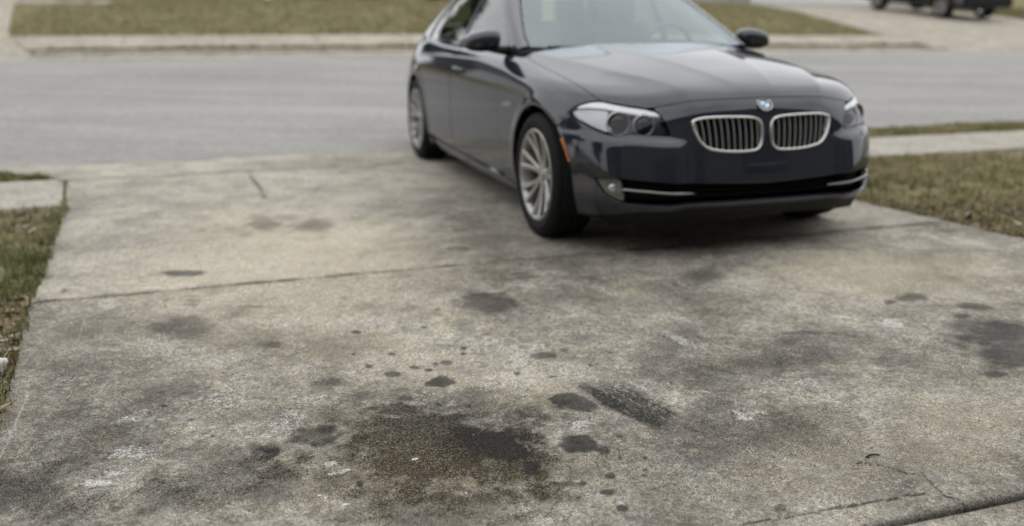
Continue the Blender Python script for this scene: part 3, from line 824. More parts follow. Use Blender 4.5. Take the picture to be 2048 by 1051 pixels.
far_drive = tag(empty('driveway'), kind='structure')
fl = lambda v: np.interp(v, [16.35, 18.5, 20.6, 23.3, 25.8, 29.4], [15.6, 15.95, 16.5, 17.2, 17.95, 18.9])
fr = lambda v: np.interp(v, [16.35, 18.5, 21, 29.4], [28, 25.6, 24.5, 24.6])
for a, b in ((16.372, 18.5), (18.51, 22.2), (22.21, 25.9), (25.91, 29.4)):
    slab('concrete_slab', a, b, .2, .2, M['walk_far'], far_drive, left=fl, right=fr, stains=False, tilt=.012)
left_drive = tag(empty('driveway'), kind='structure')
fr2 = lambda v: np.interp(v, [16.35, 17.2, 18.75, 26.4, 30], [-2.75, -3.02, -3.5, -4.6, -5.1])
fl2 = lambda v: np.full(np.shape(v), -9.0)
for a, b in ((16.372, 18.5), (18.51, 22.2), (22.21, 26), (26.01, 29.4)):
    slab('concrete_slab', a, b, .2, .2, M['walk_far'], left_drive, left=fl2, right=fr2, stains=False, tilt=.012)
walk('sidewalk', list(np.arange(-3.2, 15.8, 1.72)) + [15.85], 17.15, 18.45, M['walk_far'], .012, start=lambda v: fr2(v) + .015)
walk('footpath', [-4.5, -3.3, -2.3], 24.9, 26.3, M['walk_far'], .01)

# grass, as blades
def grass(name, sampler, n, h, w, dead=.45, seed=1, dens=None):
    rg = np.random.default_rng(seed)
    u, v = sampler(rg, n)
    f = fbm(u, v, 1.6, 4, 61 + seed); f2 = fbm(u, v, 6, 3, 71 + seed)
    keep = rg.random(n) < sstep(.34, .56, f * .6 + f2 * .4) * .9 + .08
    if dens is not None: keep &= rg.random(n) < dens(u, v)
    u, v, f, f2 = u[keep], v[keep], f[keep], f2[keep]
    n = len(u)
    P = W3(u, v, 0.0); P[:, 2] += soil_z(u, v)
    az = rg.random(n) * 2 * math.pi; lean = rg.random(n) * .9 + .15
    hh = h * (.45 + .9 * rg.random(n)) * (.6 + .8 * f2)
    ww = w * (.6 + .8 * rg.random(n))
    d = np.stack([np.cos(az), np.sin(az), az * 0], -1); s = np.stack([-np.sin(az), np.cos(az), az * 0], -1)
    z = np.array([0, 0, 1.0])
    b0 = P - s * ww[:, None] / 2; b1 = P + s * ww[:, None] / 2
    mid = P + z * (hh * .6)[:, None] + d * (hh * .25 * lean)[:, None]
    tip = P + z * (hh * (1 - .35 * lean))[:, None] + d * (hh * lean * .8)[:, None]
    m0 = mid - s * ww[:, None] * .38; m1 = mid + s * ww[:, None] * .38
    Vv = np.stack([b0, b1, m1, m0, tip, tip], 1).reshape(-1, 3)
    i = np.arange(n)[:, None] * 6
    F = np.concatenate([i + [0, 1, 2, 3], i + [3, 2, 4, 5]])
    dd = np.clip(dead + (f - .5) * 1.6 + rg.normal(0, .22, n), 0, 1)
    g = np.stack([.085 + .04 * rg.random(n), .105 + .05 * rg.random(n), .034 + .014 * rg.random(n)], -1)
    t = np.stack([.31 + .10 * rg.random(n), .265 + .08 * rg.random(n), .15 + .05 * rg.random(n)], -1)
    c = g * (1 - dd[:, None]) + t * dd[:, None]
    o = fast_mesh(name, Vv, F, M['blade'])
    attr_col(o, 'tint', np.repeat(c, 6, 0))
    return tag(o, kind='stuff')

def s_left(rg, n):
    v = rg.uniform(.4, 6.12, n); l = edge_left(v)
    return l + .014 - rg.random(n) ** 1.7 * 2.6, v
grass('lawn_grass', s_left, 42000, .055, .0045, .28, 3, lambda u, v: np.where(v > 5.3, .30, np.where(v < 4.1, .20, 1.0)))
def s_left2(rg, n):
    v = rg.uniform(7.27, 7.93, n); return edge_left(v) - .01 - rg.random(n) ** 1.2 * 3.4, v
grass('lawn_grass', s_left2, 14000, .055, .006, .45, 4)
def s_right(rg, n):
    v = 6.2 - rg.random(n) ** 1.25 * 5.5; return edge_right(v) - .02 + rg.random(n) ** 1.8 * 10.0, v
grass('lawn_grass', s_right, 75000, .045, .007, .66, 5, lambda u, v: np.where(u - edge_right(v) < .5, .45, 1.0))
def s_right2(rg, n):
    v = rg.uniform(7.3, 7.93, n); return edge_right(v) + rg.random(n) * 8.5, v
grass('lawn_grass', s_right2, 26000, .06, .007, .62, 6)
def s_far(rg, n):
    u = rg.uniform(-3.6, 17.6, n); v = 18.5 + rg.random(n) ** 1.2 * 10
    ok = (u > fr2(v) + .05) & (u < fl(v) - .05)
    u = np.where(ok, u, 5.0)
    return u, v
grass('lawn_grass', s_far, 60000, .07, .016, .62, 8)
def s_strip(rg, n):
    return rg.uniform(-2.6, 15.7, n), rg.uniform(16.54, 17.13, n)
grass('lawn_grass', s_strip, 16000, .085, .018, .30, 9)
def s_farr(rg, n):
    u = rg.uniform(24.7, 31, n); return u, rg.uniform(18.6, 28, n)
grass('lawn_grass', s_farr, 14000, .08, .02, .25, 10)

def s_tuft(rg, n):
    k = 90
    cv = rg.uniform(2.0, 6.0, k); i = rg.integers(0, k, n)
    v = cv[i] + rg.normal(0, .018, n)
    return edge_left(v) - .012 + rg.normal(0, .02, k)[i] + rg.normal(0, .014, n), v
grass('grass_tufts', s_tuft, 1100, .07, .0045, .30, 12, lambda u, v: np.ones(len(u)) * .8)
def s_tuft2(rg, n):
    k = 120
    cv = rg.uniform(2.6, 6.1, k); i = rg.integers(0, k, n)
    v = cv[i] + rg.normal(0, .025, n)
    return edge_right(v) + .02 + np.abs(rg.normal(0, .7, k))[i] + rg.normal(0, .02, n), v
grass('grass_tufts', s_tuft2, 2600, .065, .006, .45, 13, lambda u, v: np.ones(len(u)) * .8)
# ---------------------------------------------------------------- sedan body surface (x forward, front axle at 0)
def spl(xs,ys):
    xs=np.asarray(xs,float);ys=np.asarray(ys,float);n=len(xs);h=np.diff(xs)
    A=np.zeros((n,n));r=np.zeros(n);A[0,0]=A[-1,-1]=1
    for i in range(1,n-1):
        A[i,i-1]=h[i-1];A[i,i]=2*(h[i-1]+h[i]);A[i,i+1]=h[i]
        r[i]=6*((ys[i+1]-ys[i])/h[i]-(ys[i]-ys[i-1])/h[i-1])
    M=np.linalg.solve(A,r)
    def g(x):
        x=np.clip(x,xs[0],xs[-1]);i=np.clip(np.searchsorted(xs,x)-1,0,n-2)
        a=xs[i+1]-x;b=x-xs[i];hh=h[i]
        return M[i]*a**3/(6*hh)+M[i+1]*b**3/(6*hh)+(ys[i]/hh-M[i]*hh/6)*a+(ys[i+1]/hh-M[i+1]*hh/6)*b
    return g
def smax(a,b,k):
    h=np.maximum(k-np.abs(a-b),0)/k
    return np.maximum(a,b)+h*h*h*k/6
def sig(t): return 1/(1+np.exp(-np.clip(t,-40,40)))
wz=spl([.10,.16,.22,.30,.40,.50,.60,.70,.78,.86,.92,.98,1.05],[-.10,-.062,-.038,-.020,-.008,-.001,0,-.002,-.010,-.032,-.056,-.088,-.135])
wx=spl([-4.1,-3.4,-2.9,-2.2,-1.5,-.8,0,.5,.9],[-.03,-.016,-.008,.0,.002,.0,-.002,-.003,-.005])
Xn=spl([.12,.17,.21,.26,.33,.42,.50,.56,.62,.68,.74,.80,.95],[.54,.645,.715,.772,.800,.799,.786,.775,.764,.752,.738,.722,.68])
pz=spl([.15,.30,.50,.65,.80,1.0],[3.9,3.8,3.6,3.3,2.7,2.3])
hc=spl([-4.1,-3.7,-3.2,-2.5,-1.2,-.7,-.5,-.3,0,.3,.5,.69,.85],[1.10,1.115,1.10,1.06,1.03,1.005,.988,.965,.930,.886,.846,.792,.735])
XC=-.15;SW=.09
def side(x,y,z):
    ay=np.abs(y)
    zz=np.clip(z,.1,1.05)
    w=.925+wz(zz)+wx(x)
    for ax in (.02,-2.968):
        r=np.hypot(x-ax,z-.335); w=w+.010*np.exp(-((r-.39)/.035)**2)*(z>.15)
    led=.034*sig((.585+.05*np.clip(ay-.45,0,.45)-z)/.006)*sig((ay-.45)/.02)
    a=Xn(zz)+led-XC
    p=pz(np.clip(z,.15,1.0))
    u=np.maximum(0,x+SW*ay**2-XC)/a
    ur=np.maximum(0,-2.8-x)/1.26
    G=(u**p+ur**p+(ay/w)**p)**(1/p)
    return (G-1)*.92
def yc(x): return np.interp(x,[-.6,-.335,.209,.654,.74],[.73,.70,.575,.376,.345])
def top(x,y):
    ay=np.abs(y)
    h=hc(x)-.052*(ay/.72)**2.5
    fr=sig((x+.75)/.05)*sig((.72-x)/.05)
    t=ay-yc(x)
    sp=.004*np.logaddexp(0,t/.004)
    h=h+fr*.020*np.exp(-sp/.075)
    yb=np.interp(x,[-.6,.37,.70,.76],[.38,.18,.073,.055])
    t2=ay-yb; h=h+fr*.008*np.exp(-np.logaddexp(0,t2/.004)*.004/.06)
    return h
def fbody(P):
    x,y,z=P[...,0],P[...,1],P[...,2]
    return smax(side(x,y,z),(z-top(x,y))*.97,.11)
yg=lambda x,z: .842-.40*(z-.93)-.22*(z-.93)**2-.032*((x+1.75)/1.1)**2
hr=spl([-3.6,-3.0,-2.6,-2.2,-1.75,-1.35,-1.0,-.6],[1.22,1.335,1.41,1.452,1.464,1.442,1.39,1.30])
def fgreen(P):
    x,y,z=P[...,0],P[...,1],P[...,2];ay=np.abs(y)
    ws=(x-(-.50-(z-.985)/.485-.115*(ay/.7)**2.2))*.436
    rg=-(x-(-3.38+(z-1.09)/.44+.10*(ay/.7)**2.2))*.40
    sd=(ay-yg(x,z))*.92
    rf=z-(hr(x)-.055*(ay/.6)**2.2)
    g=smax(smax(ws,rg,.02),sd,.05)
    return np.maximum(smax(g,rf,.10),.90-z)
def fall(P): return np.minimum(fbody(P),fgreen(P))
def root(f,O,D,t0,t1,n=60):
    """first sign change + -> - along O+tD"""
    O=np.asarray(O,float);D=np.asarray(D,float)
    ts=np.linspace(t0,t1,n)
    lo=np.full(O.shape[0],np.nan);hi=lo.copy()
    prev=f(O+t0*D)
    for i in range(1,n):
        cur=f(O+ts[i]*D);m=(prev>0)&(cur<=0)&np.isnan(lo)
        lo[m]=ts[i-1];hi[m]=ts[i];prev=cur
    ok=~np.isnan(lo)
    for _ in range(40):
        mid=(lo+hi)/2;v=f(O+np.nan_to_num(mid)[:,None]*D);m=v>0
        lo=np.where(m,mid,lo);hi=np.where(m,hi,mid)
    return O+((lo+hi)/2)[:,None]*D,ok
# ---------------------------------------------------------------- panels cut from the surface
XR = -2.8; QF = math.pi / 2 * .9; ZA = .5
def grad(f, P):
    e = 1e-4; g = np.empty_like(P)
    for i in range(3):
        d = np.zeros(3); d[i] = e
        g[:, i] = f(P + d) - f(P - d)
    return g / np.maximum(np.linalg.norm(g, axis=1, keepdims=True), 1e-12)
class Band:
    f = staticmethod(lambda P: fbody(P))
    def to2d(s, P):
        P = np.asarray(P, float); x, y, z = P[:, 0], np.abs(P[:, 1]), P[:, 2]
        front = x > XC; rear = x < XR
        a = np.where(front, np.arctan2(y, np.maximum(x - XC, 1e-9)) * .9, np.where(rear, QF + XC - XR + np.arctan2(np.maximum(XR - x, 0), y) * .9, QF + XC - x))
        rho = np.where(front, np.hypot(x - XC, y), np.where(rear, np.hypot(XR - x, y), y))
        return np.stack([a, np.arctan2(z - ZA, rho) * .8], 1)
    def solve(s, Q):
        a = Q[:, 0]; psi = Q[:, 1] / .8
        front = a < QF; qr = QF + XC - XR; rear = a > qr
        ph = np.where(front, a / .9, np.where(rear, math.pi / 2 + (a - qr) / .9, math.pi / 2))
        ax = np.where(front, XC, np.where(rear, XR, XC - (a - QF)))
        O = np.stack([ax, ax * 0, ax * 0 + ZA], 1)
        D = np.stack([np.cos(psi) * np.cos(ph), np.cos(psi) * np.sin(ph), np.sin(psi)], 1)
        P, ok = root(s.f, O + 1.75 * D, -D, 0, 1.72, 70)
        return P
class Top:
    f = staticmethod(lambda P: fbody(P))
    def to2d(s, P): return np.abs(np.asarray(P, float)[:, :2] * [0, 1]) + np.asarray(P, float)[:, :2] * [1, 0]
    def solve(s, Q):
        O = np.stack([Q[:, 0], Q[:, 1], Q[:, 0] * 0 + 1.35], 1)
        P, ok = root(s.f, O, np.tile([0, 0, -1.0], (len(Q), 1)), 0, 1.0, 60)
        return P
class Green:
    f = staticmethod(lambda P: fgreen(P))
    def to2d(s, P):
        P = np.asarray(P, float)
        return np.stack([P[:, 0], np.arctan2(P[:, 2] - ZA, np.abs(P[:, 1])) * .8], 1)
    def solve(s, Q):
        psi = Q[:, 1] / .8
        O = np.stack([Q[:, 0], psi * 0, psi * 0 + ZA], 1)
        D = np.stack([psi * 0, np.cos(psi), np.sin(psi)], 1)
        P, ok = root(s.f, O + 1.3 * D, -D, 0, 1.0, 80)
        return P
BAND, TOP, GREEN = Band(), Top(), Green()

def smooth_closed(pts, n=4):
    pts = np.asarray(pts, float); m = len(pts); out = []
    for i in range(m):
        p0, p1, p2, p3 = pts[i - 1], pts[i], pts[(i + 1) % m], pts[(i + 2) % m]
        for k in range(n):
            t = k / n
            out.append(.5 * ((2 * p1) + (-p0 + p2) * t + (2 * p0 - 5 * p1 + 4 * p2 - p3) * t * t + (-p0 + 3 * p1 - 3 * p2 + p3) * t ** 3))
    return np.array(out)
def smooth_open(pts, n=6):
    pts = np.asarray(pts, float); out = []
    e = np.vstack([2 * pts[0] - pts[1], pts, 2 * pts[-1] - pts[-2]])
    for i in range(1, len(e) - 2):
        p0, p1, p2, p3 = e[i - 1], e[i], e[i + 1], e[i + 2]
        for k in range(n):
            t = k / n
            out.append(.5 * ((2 * p1) + (-p0 + p2) * t + (2 * p0 - 5 * p1 + 4 * p2 - p3) * t * t + (-p0 + 3 * p1 - 3 * p2 + p3) * t ** 3))
    out.append(pts[-1])
    return np.array(out)
def area2(q): return .5 * np.sum(q[:, 0] * np.roll(q[:, 1], -1) - np.roll(q[:, 0], -1) * q[:, 1])
def shrink(q, g):
    if area2(q) < 0: q = q[::-1]
    d = np.roll(q, -1, 0) - q; d /= np.maximum(np.linalg.norm(d, axis=1, keepdims=True), 1e-9)
    n = np.stack([-d[:, 1], d[:, 0]], 1)
    m = n + np.roll(n, 1, 0); m /= np.maximum(np.linalg.norm(m, axis=1, keepdims=True), 1e-9)
    c = np.maximum(np.sum(m * n, 1, keepdims=True), .4)
    return q + m * g / c
def resample(q, sp):
    out = []
    for i in range(len(q)):
        a, b = q[i], q[(i + 1) % len(q)]
        n = max(1, int(math.ceil(np.linalg.norm(b - a) / sp)))
        for k in range(n): out.append(a + (b - a) * k / n)
    return np.array(out)
def inside(pts, q):
    x, y = pts[:, 0], pts[:, 1]; r = np.zeros(len(pts), bool)
    j = len(q) - 1
    for i in range(len(q)):
        xi, yi = q[i]; xj, yj = q[j]
        if yi != yj:
            r ^= ((yi > y) != (yj > y)) & (x < (xj - xi) * (y - yi) / (yj - yi) + xi)
        j = i
    return r
def seg_dist(pts, q):
    D = np.full(len(pts), 9.)
    a = q; b = np.roll(q, -1, 0)
    for i in range(len(q)):
        d = b[i] - a[i]; L = max(d @ d, 1e-12)
        t = np.clip(((pts - a[i]) @ d) / L, 0, 1)
        D = np.minimum(D, np.hypot(*(pts - a[i] - t[:, None] * d).T))
    return D

def build_panel(space, outline, holes=(), sp=.025, gap=.0018, off=0.0, flange=.022, in2d=False, half=False, bump=None):
    """conforming triangulation of a region of the surface; returns verts, normals, faces (y >= 0 side)"""
    to = (lambda p: np.asarray(p, float)) if in2d else space.to2d
    q = to(outline)
    cen = np.abs(np.asarray(outline, float)[:, 1]) < 1e-6 if (half and not in2d) else np.zeros(len(q), bool)
    cval = {'Band': (0, 0.0), 'Top': (1, 0.0), 'Green': (1, math.pi / 2 * .8)}[type(space).__name__]
    if area2(q) < 0: q = q[::-1]; cen = cen[::-1]
    q2 = shrink(q, gap)
    q2[cen, cval[0]] = cval[1] if not (isinstance(space, Band) and q[cen, 0].max(initial=0) > 2) else QF * 2 + XC - XR
    loops = [resample(q2, sp * .8)]
    for h in holes:
        hq = to(h)
        if area2(hq) < 0: hq = hq[::-1]
        loops.append(resample(shrink(hq, -gap), sp * .8))
    lo, hi = loops[0].min(0), loops[0].max(0)
    gx = np.arange(lo[0], hi[0] + sp, sp); gy = np.arange(lo[1], hi[1] + sp, sp * .87)
    GX, GY = np.meshgrid(gx, gy, indexing='ij')
    GX = GX + (np.arange(len(gy)) % 2)[None, :] * sp / 2
    g = np.stack([GX.ravel(), GY.ravel()], 1)
    m = inside(g, loops[0])
    for h in loops[1:]: m &= ~inside(g, h)
    g = g[m]
    for l in loops:
        if len(g): g = g[seg_dist(g, l) > sp * .45]
    pts = np.concatenate(loops + [g]) if len(g) else np.concatenate(loops)
    edges = []; b = 0
    for l in loops:
        n = len(l); edges += [(b + i, b + (i + 1) % n) for i in range(n)]; b += n
    vs, es, fs, *_ = delaunay_2d_cdt([Vector(p) for p in pts], edges, [], 0, 1e-7)
    vs = np.array([tuple(v) for v in vs]); fs = np.array([f for f in fs if len(f) == 3])
    c = vs[fs].mean(1)
    m = inside(c, loops[0])
    for h in loops[1:]: m &= ~inside(c, h)
    fs = fs[m]
    used = np.unique(fs); remap = -np.ones(len(vs), int); remap[used] = np.arange(len(used))
    vs = vs[used]; fs = remap[fs]
    P = space.solve(vs)
    bad = np.isnan(P).any(1)
    if bad.any():
        good = np.where(~bad)[0]
        for i in np.where(bad)[0]:
            P[i] = P[good[np.argmin(np.hypot(*(vs[good] - vs[i]).T))]]
    N = grad(space.f, P)
    if off: P = P + N * off
    if bump is not None:
        fb = lambda p: space.f(p) - bump(p)
        P = P + N * bump(P)[:, None]; N = grad(fb, P)
    oncen = np.abs(P[:, 1]) < 1e-5
    if half: P[oncen, 1] = 0
    fn = np.cross(P[fs[:, 1]] - P[fs[:, 0]], P[fs[:, 2]] - P[fs[:, 0]])
    flip = np.sum(fn * N[fs[:, 0]], 1) < 0
    fs[flip] = fs[flip][:, ::-1]
    F = [tuple(f) for f in fs]
    V = list(P); NN = list(N)
    if flange:
        cnt = {}
        for a, b_, c_ in fs:
            for e in ((a, b_), (b_, c_), (c_, a)):
                k = (min(e), max(e)); cnt.setdefault(k, []).append(e)
        bnd = [v[0] for v in cnt.values() if len(v) == 1]
        if half: bnd = [e for e in bnd if not (oncen[e[0]] and oncen[e[1]])]
        acc = {}
        for a, b_ in bnd:
            o = np.cross(P[b_] - P[a], (N[a] + N[b_]) / 2); o = o / max(np.linalg.norm(o), 1e-9)
            for k in (a, b_): acc[k] = acc.get(k, 0) + o
        ids = {}
        r = min(.0025, abs(flange) * .3)
        for k, o in acc.items():
            o = o / max(np.linalg.norm(o), 1e-9)
            if oncen[k] and half: o[1] = 0
            ids[k] = len(V)
            no = o + N[k] * .7; no /= np.linalg.norm(no)
            V.append(P[k]); NN.append(no)
            V.append(P[k] + o * r * .6 - N[k] * r); NN.append(o)
            V.append(P[k] + o * r * .6 - N[k] * flange); NN.append(o)
        for a, b_ in bnd:
            i, j = ids[a], ids[b_]
            F.append((i, i + 1, j + 1, j)); F.append((i + 1, i + 2, j + 2, j + 1))
    return np.array(V), np.array(NN), F

def add_panel(name, pan, mat, parent, mode='right'):
    """mode: 'right' (y<0), 'left', 'merge' (both halves, one mesh)"""
    V, N, F = pan
    mir = np.array([1, -1, 1])
    if mode == 'left':
        return mesh_obj(name, V, F, mat, parent, True, N)
    if mode == 'right':
        return mesh_obj(name, V * mir, [f[::-1] for f in F], mat, parent, True, N * mir)
    n = len(V); cen = V[:, 1] == 0
    mp = np.where(cen, np.arange(n), n + np.arange(n))
    V2 = np.concatenate([V, V * mir]); N2 = np.concatenate([N, N * mir])
    N2[:n][cen, 1] = 0
    F2 = list(F) + [tuple(mp[i] for i in f[::-1]) for f in F]
    return mesh_obj(name, V2, F2, mat, parent, True, N2)
def pair(name, pan, mat, parent):
    return add_panel(name, pan, mat, parent, 'right'), add_panel(name, pan, mat, parent, 'left')
def surf(space, P, off=0.0):
    p = space.solve(space.to2d(np.asarray(P, float))); n = grad(space.f, p)
    return p + n * off, n
def arc(cx, cz, r, a0, a1, n=24):
    return [(cx + r * math.cos(R(a)), .92, cz + r * math.sin(R(a))) for a in np.linspace(a0, a1, n)]
# ---------------------------------------------------------------- the dark sedan
car = tag(empty('parked_sedan', (0.9916, 5.0128, 0.0), R(-71.583)),
          'dark charcoal four-door sedan with twin chrome grilles parked on the near concrete driveway', 'car')
HL = [(.318, .856, .702), (.339, .839, .726), (.366, .817, .742), (.414, .775, .760), (.456, .739, .764), (.505, .703, .756), (.561, .651, .747), (.616, .583, .737), (.644, .543, .728), (.668, .521, .704), (.693, .502, .661), (.711, .491, .616), (.679, .570, .617), (.637, .644, .621), (.615, .677, .619), (.589, .717, .608), (.546, .755, .614), (.491, .789, .633), (.428, .821, .656), (.367, .844, .677)]
EYE = [(.416, .776, .757), (.458, .740, .761), (.507, .704, .753), (.563, .652, .743), (.618, .583, .733), (.646, .544, .724), (.668, .523, .703), (.632, .589, .705), (.588, .647, .714), (.531, .705, .724), (.485, .744, .731), (.418, .795, .731), (.359, .831, .723), (.371, .815, .739)]
REFL = [(.324, .854, .703), (.359, .831, .721), (.418, .795, .729), (.485, .744, .730), (.510, .724, .725), (.517, .739, .698), (.534, .741, .667), (.558, .730, .640), (.556, .739, .626), (.528, .763, .629), (.489, .788, .640), (.426, .820, .661), (.369, .842, .680)]
KID = [(.72, .388, .672), (.72, .376, .690), (.727, .318, .702), (.739, .208, .704), (.746, .095, .700), (.75, .044, .688), (.757, .021, .655), (.771, .021, .582), (.778, .038, .547), (.78, .075, .530), (.777, .195, .529), (.765, .300, .543), (.753, .347, .571), (.737, .379, .622)]
FOG = [(.543, .803, .402), (.596, .766, .411), (.647, .719, .412), (.659, .709, .36), (.665, .699, .300), (.633, .732, .307), (.602, .761, .326), (.58, .778, .347), (.559, .793, .377)]
DTOP = [(.8, 0, .376), (.797, .144, .381), (.778, .374, .390), (.738, .586, .405), (.647, .719, .414)]
DBOT = [(.665, .699, .292), (.740, .581, .285), (.777, .367, .285), (.796, .135, .287), (.798, 0, .289)]
LIP = [(.795, 0, .262), (.79, .211, .262), (.77, .44, .258), (.703, .639, .248), (.621, .724, .222), (.50, .81, .196), (.372, .87, .185)]
HCUT = [(.708, 0, .781), (.703, .165, .780), (.683, .346, .773), (.659, .46, .758), (.634, .547, .742)]
HFEN = [(.456, .739, .764), (.273, .776, .823), (-.033, .784, .87), (-.252, .783, .896), (-.442, .777, .921), (-.558, .760, .947), (-.619, .735, .975)]
AF = (.02, .335); AR_ = (-2.968, .335); RA = .372
paint = M['paint']
HFEN = surf(BAND, smooth_open(HFEN, 6))[0]
HCUT = surf(BAND, smooth_open(HCUT, 5))[0]; HCUT[0, 1] = 0.0
HFEN = [tuple(p) for p in HFEN]; HCUT = [tuple(p) for p in HCUT]

bumper_out = HCUT + HL[8:12] + HL[12:] + [(.318, .856, .702), (.299, .88, .640)] + arc(*AF, RA, 50, -24, 18) + LIP[::-1] + DBOT[::-1] + FOG[5:] + FOG[:2] + DTOP[::-1]
KIDS = smooth_closed(KID, 3)
add_panel('front_bumper', build_panel(BAND, bumper_out, [KIDS], sp=.017, half=True), paint, car, 'merge')

hood_out = HCUT + HL[7:3:-1] + HFEN[1:] + [(-.575, .62, .98), (-.50, .42, .985), (-.455, .2, .985), (-.44, 0, .985)]
hood = add_panel('hood', build_panel(TOP, hood_out, sp=.02, half=True, gap=.0012), paint, car, 'merge')

fender_out = arc(*AF, RA, 51, 200, 40) + [(-.60, .92, .212), (-.605, .92, .35), (-.64, .92, .62), (-.665, .91, .80), (-.70, .86, .92), (-.70, .80, .955), (-.64, .755, .97)] + HFEN[::-1] + HL[4::-1] + [(.299, .88, .640)]
pair('front_fender', build_panel(BAND, fender_out, sp=.022), paint, car)
door1 = [(-.605, .92, .235), (-.605, .92, .35), (-.64, .92, .62), (-.665, .91, .80), (-.70, .86, .92), (-.705, .80, .955), (-1.2, .80, .965), (-1.775, .80, .972), (-1.76, .92, .80), (-1.765, .92, .5), (-1.775, .92, .235)]
fd = build_panel(BAND, door1, sp=.03)
door2 = [(-1.785, .92, .235), (-1.775, .92, .5), (-1.77, .92, .80), (-1.785, .80, .972), (-2.4, .80, .975), (-2.86, .80, .975), (-2.80, .90, .84), (-2.745, .92, .70)] + arc(*AR_, .40, 54, -12, 16)
rd = build_panel(BAND, door2, sp=.03)
def handle(x, par, sgn):
    (p, n) = surf(BAND, [(x + .11, .92, .815), (x + .05, .92, .817), (x - .05, .92, .821), (x - .11, .92, .823)])
    q = p + n * np.array([.002, .032, .032, .002])[:, None]
    q = smooth_open(q, 5) * [1, sgn, 1]
    V, F = tube(q, .012, 8); mesh_obj('handle', V, F, paint, par)
for pan, hx in ((fd, -1.55), (rd, -2.52)):
    for o, sg in zip(pair('door', pan, paint, car), (-1, 1)): handle(hx, o, sg)
quarter = [(-2.575, .92, .235)] + arc(*AR_, .403, -12, 54, 16) + [(-2.748, .92, .70), (-2.803, .90, .84), (-2.863, .80, .975), (-3.2, .78, 1.0), (-3.40, .69, 1.06), (-3.7, .665, 1.06), (-3.86, .63, 1.03), (-3.90, .63, .9), (-3.78, .74, .80), (-3.74, .78, .6), (-3.73, .78, .22), (-3.45, .85, .21)] + arc(*AR_, RA, 200, -19, 40)
pair('rear_quarter', build_panel(BAND, quarter, sp=.03), paint, car)
sill = [(-.335, .9, .205), (-.60, .9, .212), (-1.78, .9, .232), (-2.57, .9, .232), (-2.612, .9, .21), (-2.60, .88, .165), (-.345, .88, .165)]
pair('sill', build_panel(BAND, sill, sp=.03), paint, car)
rear_out = [(-4.06, 0, 1.03), (-4.03, .3, 1.03), (-3.92, .60, 1.02), (-3.91, .63, .9), (-3.79, .74, .80), (-3.75, .78, .6), (-3.74, .78, .22), (-3.95, .6, .24), (-4.06, 0, .26)]
add_panel('rear_bumper', build_panel(BAND, rear_out, sp=.03, half=True), paint, car, 'merge')
trunk = [(-3.44, 0, 1.1), (-3.44, .62, 1.1), (-3.7, .655, 1.1), (-3.86, .62, 1.1), (-3.93, .4, 1.1), (-3.95, 0, 1.1)]
add_panel('trunk_lid', build_panel(TOP, trunk, sp=.03, half=True), paint, car, 'merge')
tl = smooth_closed([(-3.98, .45, .90), (-3.90, .63, .92), (-3.72, .80, .92), (-3.70, .80, .84), (-3.88, .66, .78), (-3.98, .46, .79)], 3)
pair('tail_light', build_panel(BAND, tl, sp=.03, off=.006), M['red_lens'], car)

# greenhouse
WSIDE = [(-.641, .725, .993), (-.740, .716, 1.043), (-.878, .685, 1.115), (-1.02, .646, 1.19), (-1.168, .602, 1.269), (-1.29, .55, 1.34), (-1.335, .50, 1.37), (-1.36, .40, 1.39), (-1.372, .2, 1.40), (-1.375, 0, 1.40)]
RSIDE = [(-2.66, 0, 1.40), (-2.67, .3, 1.39), (-2.70, .48, 1.365), (-2.76, .55, 1.33), (-3.05, .63, 1.19), (-3.30, .69, 1.08), (-3.36, .5, 1.09), (-3.40, .3, 1.09), (-3.42, 0, 1.09)]
DLO = [(-.79, .80, .990), (-.90, .77, 1.055), (-1.06, .735, 1.140), (-1.26, .69, 1.245), (-1.42, .655, 1.322), (-1.60, .64, 1.352), (-1.80, .64, 1.362), (-2.15, .64, 1.357), (-2.50, .65, 1.315), (-2.75, .68, 1.235), (-2.93, .72, 1.14), (-3.03, .76, 1.06), (-3.02, .79, 1.01), (-2.9, .80, .995), (-2.3, .80, .988), (-1.5, .80, .985)]
roof_out = WSIDE[::-1] + [(-.655, .765, .975), (-.70, .80, .957), (-.80, .81, .955), (-1.8, .81, .96), (-2.9, .80, .965), (-3.3, .77, .985), (-3.44, .68, 1.03), (-3.36, .69, 1.06)] + RSIDE[5::-1]
add_panel('roof', build_panel(GREEN, roof_out, [DLO], sp=.022, half=True), paint, car, 'merge')
ws_out = WSIDE + [(-.515, 0, .982), (-.525, .25, .982), (-.56, .49, .983), (-.60, .64, .986)]
ws = add_panel('windshield', build_panel(GREEN, ws_out, sp=.03, half=True, gap=.004, off=-.003, flange=.004), M['glass'], car, 'merge')
add_panel('rear_window', build_panel(GREEN, RSIDE, sp=.04, half=True, gap=.004, off=-.003, flange=.004), M['rear_glass'], car, 'merge')
def inset(P, space, g):
    q = shrink(space.to2d(np.asarray(P, float)), g); return q
win1 = [(-.86, .80, .998), (-.93, .77, 1.05), (-1.07, .735, 1.125), (-1.27, .69, 1.23), (-1.43, .655, 1.305), (-1.60, .64, 1.335), (-1.74, .64, 1.343), (-1.765, .7, 1.2), (-1.78, .79, .998)]
win2 = [(-1.86, .79, .999), (-1.84, .7, 1.2), (-1.82, .64, 1.345), (-2.15, .64, 1.340), (-2.48, .65, 1.30), (-2.60, .66, 1.26), (-2.64, .74, 1.12), (-2.66, .79, 1.003)]
win3 = [(-2.70, .79, 1.004), (-2.68, .74, 1.12), (-2.645, .66, 1.245), (-2.74, .68, 1.215), (-2.91, .72, 1.125), (-3.0, .76, 1.055), (-2.99, .79, 1.018), (-2.9, .80, 1.008)]
tr = pair('window_trim', build_panel(GREEN, DLO, [win1, win2, win3], sp=.03, off=-.006, flange=.012), M['gloss_black'], car)
